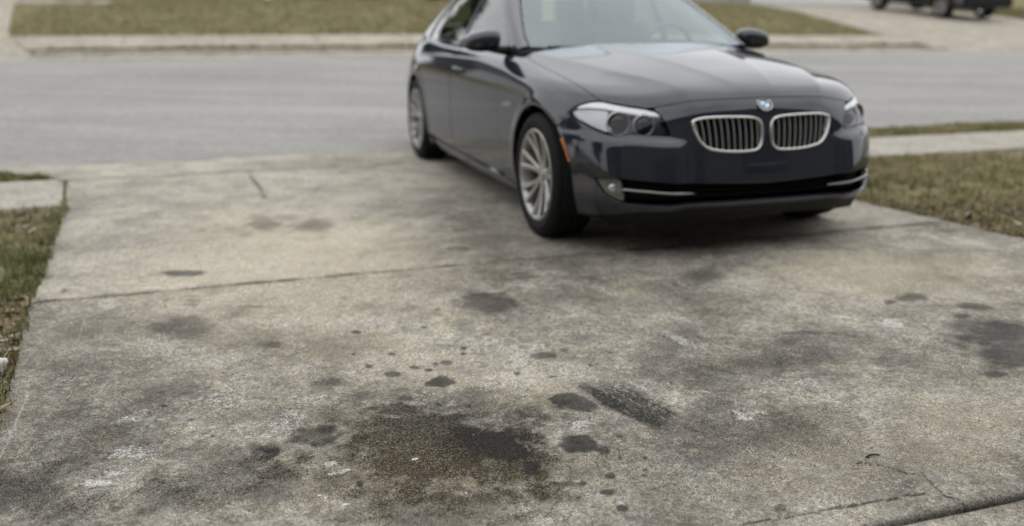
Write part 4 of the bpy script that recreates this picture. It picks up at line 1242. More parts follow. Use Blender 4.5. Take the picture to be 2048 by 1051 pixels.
for w in (win1, win2, win3):
    pair('side_window', build_panel(GREEN, w, sp=.05, off=-.010, gap=-.002, flange=.003), M['side_glass'], car)

# cowl with wipers, in the gap under the windscreen
cowl = [(-.40, 0, .98), (-.47, .42, .98), (-.55, .64, .97), (-.60, .72, .95), (-.68, .735, .95), (-.66, .4, .98), (-.60, 0, .98)]
cw = add_panel('cowl', build_panel(TOP, cowl, sp=.03, half=True, off=-.022, flange=.03), M['black_plastic'], car, 'merge')
for ya, yb in ((.56, -.08), (-.10, -.62)):
    pts, n = surf(GREEN, [(-.56 - .10 * abs(y) ** 2, y, .99) for y in np.linspace(ya, yb, 9)], .0)
    pts = np.array([(-.50 - .115 * (abs(y) / .7) ** 2.2 - .015, y, .990) for y in np.linspace(ya, yb, 9)])
    V, F = tube(pts, .0055, 6); mesh_obj('wiper', V, F, M['black_plastic'], car)

# headlights
HLs = HL
for hand, sg in (('right', -1), ('left', 1)):
    lens = add_panel('headlight', build_panel(BAND, HLs, sp=.02, gap=.004, off=-.001, flange=.006), M['lens'], car, hand)
    add_panel('lamp_housing', build_panel(BAND, HLs, sp=.03, gap=.001, off=-.060, flange=-.058), M['lamp_dark'], lens, hand)
    add_panel('light_bar', build_panel(BAND, EYE, sp=.02, gap=.001, off=-.005, flange=.03), M['eyebrow'], lens, hand)
    fac = lambda P: .0016 * np.sin(P[:, 1] * 560) * np.sin(P[:, 2] * 480)
    add_panel('corner_reflector', build_panel(BAND, REFL, sp=.0034, gap=.002, off=-.016, flange=.03, bump=fac), M['lamp_silver'], lens, hand)
    for (cx, cy, cz), rr in (((.559, .700, .672), .056), ((.637, .598, .668), .050)):
        p, n = surf(BAND, [(cx, cy, cz)])
        d = Vector((.96, .22, -.02)).normalized()
        c = Vector(p[0]) - Vector(n[0]) * .030
        rot = Vector((0, 1, 0)).rotation_difference(d).to_matrix()
        for nm, prof, mt in (('lamp_ring', [(rr - .003, -.01), (rr - .002, .010), (rr + .001, .012), (rr + .003, .008), (rr + .003, -.02)], M['lamp_ring']),
                             ('projector_lens', [(.0001, .018), (rr * .35, .0165), (rr * .62, .010), (rr * .78, -.002), (rr * .80, -.012)], M['gloss_black'])):
            V, F = lathe(prof, 32)
            V = [rot @ Vector(v) + c for v in V]
            V = [(v.x, v.y * sg, v.z) for v in V]
            mesh_obj(nm, V, F, mt, lens)

# kidney grilles: chrome frame, slats, black back
for hand, sg in (('right', -1), ('left', 1)):
    q = BAND.to2d(KIDS); inner = shrink(q, .011)
    mid = shrink(q, .006); mp = BAND.solve(mid); mn = grad(fbody, mp); mp = (mp + mn * .003) * [1, sg, 1]
    V, F = tube(mp, .0062, 10, True)
    fr_ = mesh_obj('grille', V, F, M['chrome'], car)
    add_panel('grille_rim', build_panel(BAND, shrink(q, .0005), [inner], sp=.008, gap=0, off=-.004, flange=.04, in2d=True), M['chrome'], fr_, hand)
    add_panel('grille_back', build_panel(BAND, shrink(q, .004), sp=.03, gap=0, off=-.050, flange=-.045, in2d=True), M['dark_inner'], fr_, hand)
    ys = np.linspace(.044, .364, 11)
    innerP = BAND.solve(inner)
    for yk in ys:
        zz = []
        for i in range(len(innerP)):
            a, b = innerP[i], innerP[(i + 1) % len(innerP)]
            if (a[1] - yk) * (b[1] - yk) <= 0 and a[1] != b[1]:
                t = (yk - a[1]) / (b[1] - a[1]); zz.append(a[2] + t * (b[2] - a[2]))
        z0, z1 = min(zz) - .006, max(zz) + .006
        n = 9; sec = []
        lean = .010
        zc = np.linspace(z0, z1, n)
        guess = np.array([(.75, yk, z) for z in zc]); sp_, nn_ = surf(BAND, guess)
        V = []; F = []
        for i in range(n):
            t = i / (n - 1); x = sp_[i, 0] - .008 + .006 * math.sin(math.pi * t)
            yy = (yk + lean * (t - .5) * (yk / .2)) * sg
            w = .0018
            for dx, dw in ((0, .5), (-.004, 1), (-.010, .8), (-.010, -.8), (-.004, -1), (0, -.5)):
                V.append((x + dx, yy + dw * w, zc[i]))
        for i in range(n - 1):
            for k in range(6):
                l = (k + 1) % 6
                F.append((i * 6 + k, i * 6 + l, i * 6 + 6 + l, i * 6 + 6 + k))
        mesh_obj('slat', V, F, M['slat'], fr_, smooth=False)

# lower air intake
duct = DTOP + FOG[1::-1] + FOG[:4:-1] + DBOT
def lower_back():
    return build_panel(BAND, DTOP + [(.596, .766, .413), (.541, .806, .404), (.557, .795, .375), (.58, .778, .345), (.602, .761, .322)] + DBOT, sp=.03, gap=-.006, off=-.055, flange=-.052, half=True)
intake = add_panel('lower_intake', lower_back(), M['dark_inner'], car, 'merge')
for zf in (.322, .350):
    yy = np.linspace(-.60, .60, 25)
    p, n = surf(BAND, [(.78, abs(y), zf) for y in yy], -.035)
    p[:, 1] = np.where(yy < 0, -np.abs(p[:, 1]), np.abs(p[:, 1]))
    V, F = tube(p, .005, 6); mesh_obj('intake_bar', V, F, M['dark_inner'], intake)
for hand, sg in (('right', -1), ('left', 1)):
    p, n = surf(BAND, [(.660, .706, .362), (.700, .650, .360), (.735, .599, .357), (.765, .50, .351), (.778, .375, .343)], -.006)
    p = smooth_open(p, 4) * [1, sg, 1]
    rad = [.0062] * (len(p) - 4) + [.007, .006, .0045, .003]
    V, F = tube(p, rad, 8); mesh_obj('intake_trim', V, F, M['satin_chrome'], car)
    fog = add_panel('fog_light', build_panel(BAND, smooth_closed(FOG, 2), sp=.02, gap=.003, off=-.014, flange=.02), M['fog_glass'], car, hand)
    p, n = surf(BAND, [(.625, .742, .362)], -.016)
    V, F = lathe([(.0001, .006), (.012, .005), (.020, .002), (.024, -.006)], 24)
    d = Vector((.93, .36, 0)).normalized(); rot = Vector((0, 1, 0)).rotation_difference(d).to_matrix()
    V = [rot @ Vector(v) + Vector(p[0]) for v in V]
    mesh_obj('lamp_ring', [(v.x, v.y * sg, v.z) for v in V], F, M['lamp_ring'], fog)
    add_panel('side_marker', build_panel(BAND, [(.309, .894, .571), (.334, .887, .574), (.401, .873, .466), (.378, .881, .456)], sp=.02, gap=.001, off=.004, flange=.006), M['amber'], car, hand)
    add_panel('fender_badge', build_panel(BAND, smooth_closed([(-.40, .92, .688), (-.52, .92, .681), (-.52, .92, .664), (-.40, .92, .671)], 3), sp=.02, gap=0, off=.004, flange=.005), M['satin_chrome'], car, hand)
    add_panel('washer_cover', build_panel(BAND, [(.633, .697, .572), (.632, .669, .598), (.653, .635, .600), (.687, .619, .573)], sp=.015, gap=0, off=.0022, flange=.004), paint, car, hand)
# black splitter under the painted lip
lipP, lipN = surf(BAND, LIP)
V = []; F = []
prof = ((0, .004), (.012, -.012), (.03, -.055), (.10, -.075), (.35, -.085))
full = np.concatenate([lipP[:0:-1] * [1, -1, 1], lipP])
for p in full:
    rad_ = np.array([p[0] - XC, p[1], 0]); rad_ /= np.linalg.norm(rad_)
    for din, dz in prof: V.append(p - rad_ * din + [0, 0, dz * (1 if p[2] > .21 else .35)])
m = len(prof)
for i in range(len(full) - 1):
    for k in range(m - 1): F.append((i * m + k, i * m + k + 1, i * m + m + k + 1, i * m + m + k))
mesh_obj('splitter', V, F, M['black_plastic'], car)

# roundel on the nose
p, n = surf(BAND, [(.728, .0, .749)])
rot = Vector((0, 0, 1)).rotation_difference(Vector((n[0][0] * .62, 0, n[0][2] + .14)).normalized()).to_matrix().to_4x4()
emb = empty('emblem', tuple(p[0]), 0, car); emb.rotation_euler = rot.to_euler()
def disc(name, r0, r1, a0, a1, h0, h1, mat, n=48):
    V = []; F = []
    for i in range(n + 1):
        a = a0 + (a1 - a0) * i / n
        for r, h in ((r0, h1), (r1, h1), (r1, h0), (r0, h0)): V.append((r * math.cos(a), r * math.sin(a), h))
    for i in range(n):
        for k in range(4): F.append((i * 4 + k, i * 4 + 4 + k, i * 4 + 4 + (k + 1) % 4, i * 4 + (k + 1) % 4))
    return mesh_obj(name, V, F, mat, emb, smooth=False)
disc('rim', .0365, .039, 0, 2 * math.pi, -.004, .0065, M['chrome'])
disc('ring', .0235, .037, 0, 2 * math.pi, -.004, .0045, M['gloss_black'])
disc('rim', .0225, .024, 0, 2 * math.pi, -.004, .0058, M['chrome'])
for k in range(4):       # local +x points back up the hood, +y to the car's left
    disc('quadrant', .0003, .0227, k * math.pi / 2, (k + 1) * math.pi / 2, -.004, .0048, M['emblem_blue'] if k in (1, 3) else M['emblem_white'], 12)
for ch, an in (('B', 48), ('M', 0), ('W', -48)):
    cu = bpy.data.curves.new('emblem_letter', 'FONT'); cu.body = ch; cu.size = .0135; cu.align_x = 'CENTER'; cu.align_y = 'CENTER'; cu.extrude = .0006
    tmp = bpy.data.objects.new('tmp_letter', cu); COL.objects.link(tmp)
    dg = bpy.context.evaluated_depsgraph_get()
    me = bpy.data.meshes.new_from_object(tmp.evaluated_get(dg)); bpy.data.objects.remove(tmp)
    me.materials.clear(); me.materials.append(M['emblem_white'])
    o = bpy.data.objects.new('emblem_letter', me); COL.objects.link(o); o.parent = emb
    a = R(180 + an)
    o.location = (.0302 * math.cos(a), .0302 * math.sin(a), .0052); o.rotation_euler = (0, 0, a - math.pi / 2)

# door mirrors
for sg in (-1, 1):
    V = []; F = []; nu, nv = 28, 16
    for i in range(nv + 1):
        ph = -math.pi / 2 + math.pi * i / nv
        for j in range(nu):
            th = 2 * math.pi * j / nu
            e = .72
            cx = math.copysign(abs(math.cos(ph)) ** e * abs(math.cos(th)) ** e, math.cos(th)); sy = math.copysign(abs(math.cos(ph)) ** e * abs(math.sin(th)) ** e, math.sin(th)); sz = math.copysign(abs(math.sin(ph)) ** e, math.sin(ph))
            x = cx * .088; y = sy * .112; z = sz * .066
            if x < -.03: x = -.03 + (x + .03) * .12
            z *= 1 - .28 * (-y / .112 * .5 + .5) * (1 if z < 0 else .6) if False else 1.0
            z += .012 * (y / .112) * (-1)
            z *= 1 - .18 * max(0, y / .112)
            V.append((-.865 + x, sg * (.950 + y), 1.022 + z))
    for i in range(nv):
        for j in range(nu):
            F.append((i * nu + j, i * nu + (j + 1) % nu, (i + 1) * nu + (j + 1) % nu, (i + 1) * nu + j)[::sg])
    up = [f for f in F if sum(V[k][2] for k in f) / 4 > .992]; dn = [f for f in F if sum(V[k][2] for k in f) / 4 <= .992]
    mir = mesh_obj('door_mirror', V, up, paint, car)
    mesh_obj('mirror_base', V, dn, M['black_plastic'], mir)
    pts = [(-.79, sg * .80, .965), (-.81, sg * .84, .966), (-.84, sg * .885, .975), (-.86, sg * .92, .985)]
    Vt, Ft = tube(pts, [.030, .024, .022, .024], 10); mesh_obj('mirror_arm', Vt, Ft, M['black_plastic'], mir)
    V2 = [(-.898, sg * (.950 + .095 * math.cos(a)), 1.022 + .052 * math.sin(a)) for a in np.linspace(0, 2 * math.pi, 24, endpoint=False)]
    mesh_obj('mirror_glass', V2, [tuple(range(24))[::-sg]], M['mirror_glass'], mir, smooth=False)

# cabin
bm = box_bm(3.0, 1.50, .10, (-1.9, 0, .32)); bm_obj('cabin_floor', bm, M['dash'], car)
bm = box_bm(.50, 1.36, .30, (-.86, 0, .80)); dsh = bm_obj('dashboard', bm, M['dash'], car, True, .07, 3)
V, F = tube([(-.985 + .07 * math.sin(a) * .35, .37 + .185 * math.cos(a), .93 + .185 * math.sin(a)) for a in np.linspace(0, 2 * math.pi, 28, endpoint=False)], .016, 8, True)
stw = mesh_obj('steering_wheel', V, F, M['dash'], car)
bm = box_bm(.03, .34, .05, (-.99, .37, .93)); box_bm(.03, .05, .17, (-.99, .37, .86), bm); bm_obj('wheel_spoke', bm, M['dash'], stw, True, .01)
def seat(x, y, w, rear=False):
    bm = box_bm(.52, w, .17, (x + .12, y, .50)); st = bm_obj('seat', bm, M['seat'], car, True, .05, 3)
    rot = Matrix.Rotation(R(-16), 4, 'Y')
    bm = box_bm(.15, w * .96, .62, (x - .22, y, .83), None, rot); bm_obj('seat_back', bm, M['seat'], st, True, .055, 3)
    for yy in ((y,) if not rear else (y - .36, y + .36)):
        bm = box_bm(.10, .27, .19, (x - .32, yy, 1.225), None, rot); bm_obj('head_rest', bm, M['seat'], st, True, .04, 3)
seat(-1.45, -.37, .52); seat(-1.45, .37, .52); seat(-2.38, 0, 1.24, True)
bm = box_bm(.03, .24, .075, (-1.20, 0, 1.275)); bm_obj('rear_view_mirror', bm, M['black_plastic'], car, True, .02, 3)

# underside, engine bay, wheel wells
bm = box_bm(4.2, 1.20, .06, (-1.75, 0, .195)); box_bm(2.15, 1.70, .06, (-1.47, 0, .20), bm); bm_obj('underbody', bm, M['dark_inner'], car)
bm = box_bm(1.0, 1.14, .42, (.0, 0, .45)); bm_obj('engine_bay', bm, M['dark_inner'], car)
bm = box_bm(.9, 1.1, .5, (-3.45, 0, .5)); bm_obj('boot_floor', bm, M['dark_inner'], car)
for cx, cz in (AF, AR_):
    for sg in (-1, 1):
        V = []; F = []
        an = np.linspace(R(-22), R(202), 28)
        for a in an:
            for rr, yy in ((.372, .905), (.40, .88), (.40, .58), (.05, .58)): V.append((cx + rr * math.cos(a), sg * yy, cz + rr * math.sin(a)))
        for i in range(len(an) - 1):
            for k in range(3): F.append((i * 4 + k, i * 4 + k + 1, i * 4 + 5 + k, i * 4 + 4 + k))
        mesh_obj('wheel_well', V, F, M['dark_inner'], car)

# wheels
def make_tyre(rad, w, rim_r):
    h = w / 2
    return lathe([(rim_r - .004, -h * .8), (rim_r + .014, -h * .97), (rim_r + .05, -h), (rad - .02, -h * .94), (rad - .004, -h * .80), (rad, -h * .45), (rad - .004, -h * .43), (rad - .004, -h * .38), (rad, -h * .36), (rad, -h * .04), (rad - .004, -h * .03), (rad - .004, h * .03), (rad, h * .04), (rad, h * .36), (rad - .004, h * .38), (rad - .004, h * .43), (rad, h * .45), (rad - .004, h * .80), (rad - .02, h * .94), (rad - .034, h * .955), (rad - .036, h * .985), (rim_r + .05, h), (rim_r + .014, h * .97), (rim_r - .004, h * .80)], 56)
def make_rim(rim_r, h, pairs=7, spread=10.5):
    V, F = lathe([(rim_r - .03, -h), (rim_r - .03, h * .2), (rim_r - .022, h * .75), (rim_r - .012, h * .93), (rim_r - .004, h * .97), (rim_r + .006, h * .96), (rim_r + .008, h * .90)], 64)
    def arm(th0, th1):
        nonlocal V, F
        b = len(V); n = 6
        for i in range(n):
            t = i / (n - 1); r = .045 + (rim_r - .012 - .045) * t; th = th0 + (th1 - th0) * t ** .8
            w = .0125 + .004 * abs(t - .45) * 2
            hh = h * (.62 + .34 * t ** 1.6)
            c, s = math.cos(th), math.sin(th)
            for dw, dh in ((-1, -.040), (-1, -.006), (-.55, 0), (.55, 0), (1, -.006), (1, -.040)):
                V.append((r * c - dw * w * s, hh + dh, r * s + dw * w * c))
        for i in range(n - 1):
            for k in range(6):
                l = (k + 1) % 6; F.append((b + i * 6 + k, b + i * 6 + l, b + i * 6 + 6 + l, b + i * 6 + 6 + k))
    for k in range(pairs):
        th = 2 * math.pi * k / pairs + .2
        arm(th - R(4), th - R(spread)); arm(th + R(4), th + R(spread))
    b = len(V)
    v2, f2 = lathe([(.0001, h * .66), (.030, h * .66), (.032, h * .62), (.05, h * .63), (.068, h * .56), (.072, h * .2)], 40)
    V = list(V) + v2; F = list(F) + [tuple(i + b for i in f) for f in f2]
    return V, F
def add_wheel(parent, x, sg, yc_, rad, w, rim_r, turn=0.0, rimmat=None, pairs=7):
    wh = empty('wheel', (x, sg * yc_, rad - .002), 0, parent)
    wh.rotation_euler = (0, 0, turn)
    V, F = make_tyre(rad, w, rim_r); V = [(a, b * sg, c) for a, b, c in V]
    mesh_obj('tyre', V, [f[::sg] for f in F], M['rubber'], wh)
    V, F = make_rim(rim_r, w / 2, pairs); V = [(a, b * sg, c) for a, b, c in V]
    o = mesh_obj('rim', V, [f[::sg] for f in F], rimmat or M['alloy'], wh, smooth=True)
    sm = [len(p.vertices) == 4 and p.index < 64 * 6 for p in o.data.polygons]
    o.data.polygons.foreach_set('use_smooth', sm)
    V, F = lathe([(.06, .01 * sg), (.165, .01 * sg), (.165, -.02 * sg)], 40); mesh_obj('brake_disc', V, F, M['brake'], wh)
    bm = box_bm(.10, .06, .16, (-.13, 0, .04)); bm_obj('brake_caliper', bm, M['dark_inner'], wh)
for x in (0.0, -2.968):
    for sg in (-1, 1): add_wheel(car, x, sg, .800, .337, .240, .243)
# ---------------------------------------------------------------- across the street
def place(u, v, dz=0.0):
    x, y = UV(u, v); return (float(x), float(y), float(PZ(u, v)) + dz)

# SUV nosed up the far driveway, tail towards the street (local x forward)
sx, sy, sz = place(22.27, 24.0, .015)
suv = tag(empty('parked_suv', (sx, sy, sz), R(90 + 18.417)), 'dark navy suv parked tail-out on the driveway across the street', 'suv')
suv.rotation_euler = (0, R(-5.6), R(90 + 18.417))
def extrude_profile(name, prof, half, mat, parent, top_in=0.0, zt=1.0, zb=.8, bevel=.04):
    bm = bmesh.new(); rings = []
    for s in (-1, 1):
        rings.append([bm.verts.new((x, s * (half - top_in * max(0, (z - zb) / (zt - zb))), z)) for x, z in prof])
    n = len(prof)
    bm.faces.new(rings[0]); bm.faces.new(rings[1][::-1])
    for i in range(n): bm.faces.new((rings[0][i], rings[0][(i + 1) % n], rings[1][(i + 1) % n], rings[1][i]))
    bmesh.ops.recalc_face_normals(bm, faces=list(bm.faces))
    if bevel:
        es = [e for e in bm.edges if len(e.link_faces) == 2 and e.calc_face_angle(0) > .5]
        bmesh.ops.bevel(bm, geom=es, offset=bevel, segments=3, profile=.6, affect='EDGES', clamp_overlap=True)
    bmesh.ops.triangulate(bm, faces=[f for f in bm.faces if len(f.verts) > 4])
    return bm_obj(name, bm, mat, parent, False)
def arcp(cx, r, a0, a1, n=12, cz=.37): return [(cx + r * math.cos(R(a)), cz + r * math.sin(R(a))) for a in np.linspace(a0, a1, n)]
prof = [(-2.28, .42), (-2.30, .75), (-2.24, 1.06), (1.25, 1.08), (2.15, 1.00), (2.33, .82), (2.36, .45), (2.28, .30)] + arcp(1.43, .44, -8, 188) + [(-.97, .28)] + arcp(-1.43, .44, -12, 188) + [(-2.2, .34)]
extrude_profile('body', prof, .93, M['suv_paint'], suv, .03, 1.08, .8, .05)
cabp = [(-2.22, 1.05), (-2.05, 1.62), (-1.75, 1.74), (.25, 1.74), (.62, 1.66), (1.30, 1.07)]
extrude_profile('cabin', cabp, .89, M['suv_paint'], suv, .17, 1.74, 1.05, .05)
def quadp(name, P, mat, th=.012):
    P = [Vector(p) for p in P]; n = (P[1] - P[0]).cross(P[2] - P[0]).normalized()
    V = [p + n * th for p in P] + [p - n * th for p in P]
    m = len(P); F = [tuple(range(m)), tuple(range(2 * m - 1, m - 1, -1))] + [(i, m + i, m + (i + 1) % m, (i + 1) % m) for i in range(m)]
    return mesh_obj(name, V, F, mat, suv, smooth=False)
quadp('rear_window', [(-2.19, -.72, 1.13), (-2.19, .72, 1.13), (-2.06, .64, 1.58), (-2.06, -.64, 1.58)], M['gloss_black'])
for s in (-1, 1):
    yb, yt = s * .885, s * .755
    for a, b, c, d in ((-2.02, -1.20, -1.20, -1.90), (-1.14, -.22, -.22, -1.14), (-.16, .98, .46, -.16)):
        P = [(a, yb, 1.12), (b, yb, 1.12), (c, yt, 1.62), (d, yt, 1.62)]
        quadp('side_window', P if s < 0 else P[::-1], M['gloss_black'])
    bm = box_bm(.10, .22, .34, (-2.26, s * .78, .93)); bm_obj('tail_light', bm, M['red_lens'], suv, False, .02)
    bm = box_bm(.05, .14, .10, (-2.325, s * .72, .52)); bm_obj('reflector', bm, M['red_lens'], suv, False, .01)
    bm = box_bm(.10, .20, .15, (1.02, s * 1.02, 1.14)); bm_obj('door_mirror', bm, M['suv_paint'], suv, False, .03)
    bm = box_bm(1.9, .03, .03, (-.75, s * .66, 1.78)); box_bm(.05, .03, .05, (.1, s * .66, 1.755), bm); box_bm(.05, .03, .05, (-1.6, s * .66, 1.755), bm); bm_obj('roof_rail', bm, M['satin_chrome'], suv)
bm = box_bm(.16, 1.80, .30, (-2.30, 0, .53)); bm_obj('rear_bumper', bm, M['black_plastic'], suv, False, .05)
bm = box_bm(.02, .31, .155, (-2.315, 0, .86)); bm_obj('number_plate', bm, M['plate_white'], suv, False, .004)
bm = box_bm(4.0, 1.3, .08, (0, 0, .33)); bm_obj('underbody', bm, M['dark_inner'], suv)
for x in (-1.43, 1.43):
    for s in (-1, 1): add_wheel(suv, x, s, .80, .37, .25, .255, 0.0, M['alloy'], 5)

# houses
def gable_house(name, u0, u1, v0, v1, h, label, wallmat, ridge=2.6, over=.45, door=None, z=None, face=-1, windows=(), porch=None):
    """walls, ridge along u, garage door / windows in the wall that faces the street"""
    ox, oy, oz = place((u0 + u1) / 2, v0 if face < 0 else v1); oz = oz if z is None else z
    root = tag(empty(name, (ox, oy, oz), AL), label, 'house', 'houses along the street')
    w = u1 - u0; d = v1 - v0; hw = w / 2
    fy = 0.0; by = d if face < 0 else -d
    bm = bmesh.new()
    P = [(-hw, fy), (hw, fy), (hw, by), (-hw, by)]
    lo = [bm.verts.new((x, y, -.9)) for x, y in P]; hi = [bm.verts.new((x, y, h)) for x, y in P]
    for i in range(4): bm.faces.new((lo[i], lo[(i + 1) % 4], hi[(i + 1) % 4], hi[i]))
    for s, (i, j) in ((-1, (0, 3)), (1, (1, 2))):
        t = bm.verts.new((s * hw, by / 2, h + ridge)); bm.faces.new((hi[i], hi[j], t))
    bm_obj('wall', bm, wallmat, root)
    # clapboards as geometry: thin courses on the front wall
    sgn = -1 if face < 0 else 1
    bm = bmesh.new()
    k = 0.12
    zc = 0.1
    while zc < h:
        box_bm(w + .02, .016, .02, (0, sgn * .008, zc), bm); zc += k
    sd = bm_obj('siding_course', bm, wallmat, root); sd['kind'] = 'stuff'
    mid = by / 2
    for s in (-1, 1):
        y0 = mid + s * (abs(by) / 2 + over); zl = h - over * ridge / (abs(by) / 2)
        V = [(-hw - over, y0, zl), (hw + over, y0, zl), (hw + over, mid, h + ridge + .02), (-hw - over, mid, h + ridge + .02)]
        V += [(a, b, c + .14) for a, b, c in V]
        F = [(0, 1, 2, 3), (4, 7, 6, 5), (0, 4, 5, 1), (1, 5, 6, 2), (2, 6, 7, 3), (3, 7, 4, 0)]
        mesh_obj('roof', V, F, M['roof'], root, smooth=False)
        bm = box_bm(w + 2 * over, .10, .13, (0, y0 + s * .06, zl + .04)); bm_obj('gutter_pipe', bm, M['white_paint'] if face < 0 else M['dark_door'], root)
    if door:
        a, b, dh = door
        dr = empty('garage_door', (0, 0, 0), 0, root)
        rows = 4; cols = max(4, int(round((b - a) / .62)))
        ph = dh / rows; pw = (b - a) / cols
        for r_ in range(rows):
            bm = box_bm(b - a, .05, ph - .012, ((a + b) / 2, sgn * .035, ph * (r_ + .5)))
            for c_ in range(cols):
                box_bm(pw - .12, .02, ph - .16, (a + pw * (c_ + .5), sgn * .066, ph * (r_ + .5)), bm)
            bm_obj('door_section', bm, M['white_paint'] if face < 0 else M['dark_door'], dr)
        bm = box_bm(.10, .05, dh + .12, (a - .07, sgn * .045, dh / 2)); box_bm(.10, .05, dh + .12, (b + .07, sgn * .045, dh / 2), bm); box_bm(b - a + .04, .05, .11, ((a + b) / 2, sgn * .045, dh + .06), bm)
        bm_obj('door_frame', bm, M['white_paint'] if face < 0 else M['dark_door'], root)
    for (c, z0, ww, wh_) in windows:
        bm = box_bm(ww + .14, .06, wh_ + .14, (c, sgn * .03, z0)); wf = bm_obj('window', bm, M['white_paint'] if face < 0 else M['dark_door'], root)
        bm = box_bm(ww, .02, wh_, (c, sgn * .066, z0)); bm_obj('pane', bm, M['gloss_black'], wf)
        bm = box_bm(ww, .02, .04, (c, sgn * .082, z0)); bm_obj('sash_bar', bm, M['white_paint'], wf)
    return root
gable_house('house', 17.6, 29.5, 29.45, 39.0, 2.9, 'pale house with a white sectional garage door at the head of the far right driveway', M['siding'], 2.4, door=(-4.35, .75, 2.25), windows=((3.6, 1.5, 1.4, 1.2),), z=1.70)
gable_house('house', -10.5, 15.5, -14.5, -3.4, 5.4, 'two-storey grey house with dark stained garage door at the head of the near driveway', M['grey_siding'], 3.0, door=(-3.4, 1.6, 2.2), face=1, z=0.0, windows=((4.8, 1.6, 1.6, 1.3),))  # unseen, behind the camera; raised and darkened to block front sky light

gable_house('house', -16.0, -4.7, 29.45, 39.0, 2.9, 'brown brick house at the head of the far left driveway', M['brick'], 2.6, door=(1.6, 5.3, 2.2), windows=((-3.2, 1.6, 1.5, 1.2),))

gable_house('house', -27.5, -12.0, -14.0, -3.0, 5.4, 'two-storey brown brick house left of the near driveway house', M['brick'], 3.0, door=(-6.5, -1.5, 2.2), face=1, z=0.0, windows=((3.0, 1.6, 1.6, 1.3),))  # added out of view so the bumper mirrors dark wall instead of sky
gable_house('house', 17.2, 31.0, -14.0, -3.2, 5.4, 'two-storey brown brick house right of the near driveway house', M['brick'], 3.0, door=(1.0, 6.0, 2.2), face=1, z=0.0, windows=((-3.0, 1.6, 1.6, 1.3),))  # added out of view to keep this side of the bumper reflection dark

# trees and shrubs
def tree(name, u, v, h, seed, label, r0=.17, depth=5):
    rg = random.Random(seed)
    root = tag(empty(name, place(u, v, -.1)), label, 'tree', 'bare trees across the street')
    segs = []
    def grow(p, d, L, r, k):
        pts = [p]; rad = [r]; n = 4
        q = p
        for i in range(n):
            d = (d + Vector((rg.uniform(-.16, .16), rg.uniform(-.16, .16), rg.uniform(-.02, .12)))).normalized()
            q = q + d * (L / n); pts.append(q); rad.append(r * (1 - .38 * (i + 1) / n))
        segs.append((pts, rad, k))
        if k == 0: return
        for i in range(3 if k > 2 else 4):
            ax = Vector((rg.uniform(-1, 1), rg.uniform(-1, 1), rg.uniform(-.2, .4))).normalized()
            nd = (d * .75 + ax * .75).normalized()
            start = pts[rg.choice((2, 3, 4))]
            grow(start, nd, L * rg.uniform(.62, .8), rad[-1] * .62, k - 1)
    grow(Vector((0, 0, 0)), Vector((0, 0, 1)), h * .32, r0, depth)
    for nm, sel in (('trunk', lambda k: k >= depth), ('crown', lambda k: k < depth)):
        V = []; F = []
        for pts, rad, k in segs:
            if not sel(k): continue
            v_, f_ = tube(pts, rad, 8 if k > 3 else (5 if k > 1 else 3)); b = len(V)
            V += v_; F += [tuple(i + b for i in f) for f in f_]
        mesh_obj(nm, V, F, M['bark'], root)
tree('bare_tree', 14.2, 31.5, 9.0, 5, 'bare leafless tree between the two houses across the street')
tree('bare_tree', -11.5, 26.0, 8.0, 9, 'bare leafless tree left of the far left driveway', .15)
def leafy(name, u, v, h, rad, seed, label, cat, trunk=True, n=5200, leaf=.10):
    rg = np.random.default_rng(seed)
    root = tag(empty(name, place(u, v, -.06)), label, cat, 'shrubs in the far bed' if cat == 'shrub' else 'evergreen trees round the street')
    c = rg.normal(0, 1, (26, 3)); c /= np.linalg.norm(c, axis=1, keepdims=True)
    c *= (rg.random(26) ** .33)[:, None] * [rad * .8, rad * .8, h * .36]
    c[:, 2] += h * (.58 if trunk else .5)
    p = c[rg.integers(0, 26, n)] + rg.normal(0, 1, (n, 3)) * rad * .17
    p = p[p[:, 2] > .03]; n = len(p)
    a = rg.normal(0, 1, (n, 3)); a /= np.linalg.norm(a, axis=1, keepdims=True)
    b = np.cross(a, rg.normal(0, 1, (n, 3))); b /= np.linalg.norm(b, axis=1, keepdims=True)
    s = leaf * (.6 + .8 * rg.random(n))[:, None]
    V = np.stack([p - a * s, p + b * s * .4, p + a * s, p - b * s * .4], 1).reshape(-1, 3)
    F = np.arange(n * 4).reshape(-1, 4)
    fast_mesh('crown', V, F, M['evergreen'], root)
    v_, f_ = tube([(0, 0, 0), (.02, .01, h * .3), (0, .03, h * .7)], [rad * .09 + .02, rad * .07 + .015, .02], 8)
    mesh_obj('trunk', v_, f_, M['bark'], root)
    return root
for i, (u, v, h, r_, lb) in enumerate(((3.2, 28.4, .9, .6, 'low dark green shrub in the far bed, left of the sedan roof'), (5.0, 28.6, 1.0, .7, 'low dark green shrub in the far bed behind the sedan roof'), (6.9, 28.5, .9, .65, 'low dark green shrub in the far bed behind the sedan roof, farther right'))):
    leafy('shrub', u, v, h, r_, 30 + i, lb, 'shrub', False, 1500, .06)
leafy('evergreen_tree', -1.2, 31.2, 6.5, 1.9, 53, 'dark evergreen tree across the street beside the brown brick house', 'tree', True, 7000, .16)
leafy('evergreen_tree', 3.2, 33.5, 7.0, 2.1, 54, 'dark evergreen tree across the street behind the far bed of shrubs', 'tree', True, 7000, .16)
leafy('evergreen_tree', -13.0, 9.5, 7.0, 2.4, 51, 'dark evergreen tree on the left side of the near lawn', 'tree', True, 6000, .16)
leafy('evergreen_tree', -15.0, 3.0, 6.0, 2.2, 52, 'dark evergreen tree nearer the house on the left lawn', 'tree', True, 6000, .16)
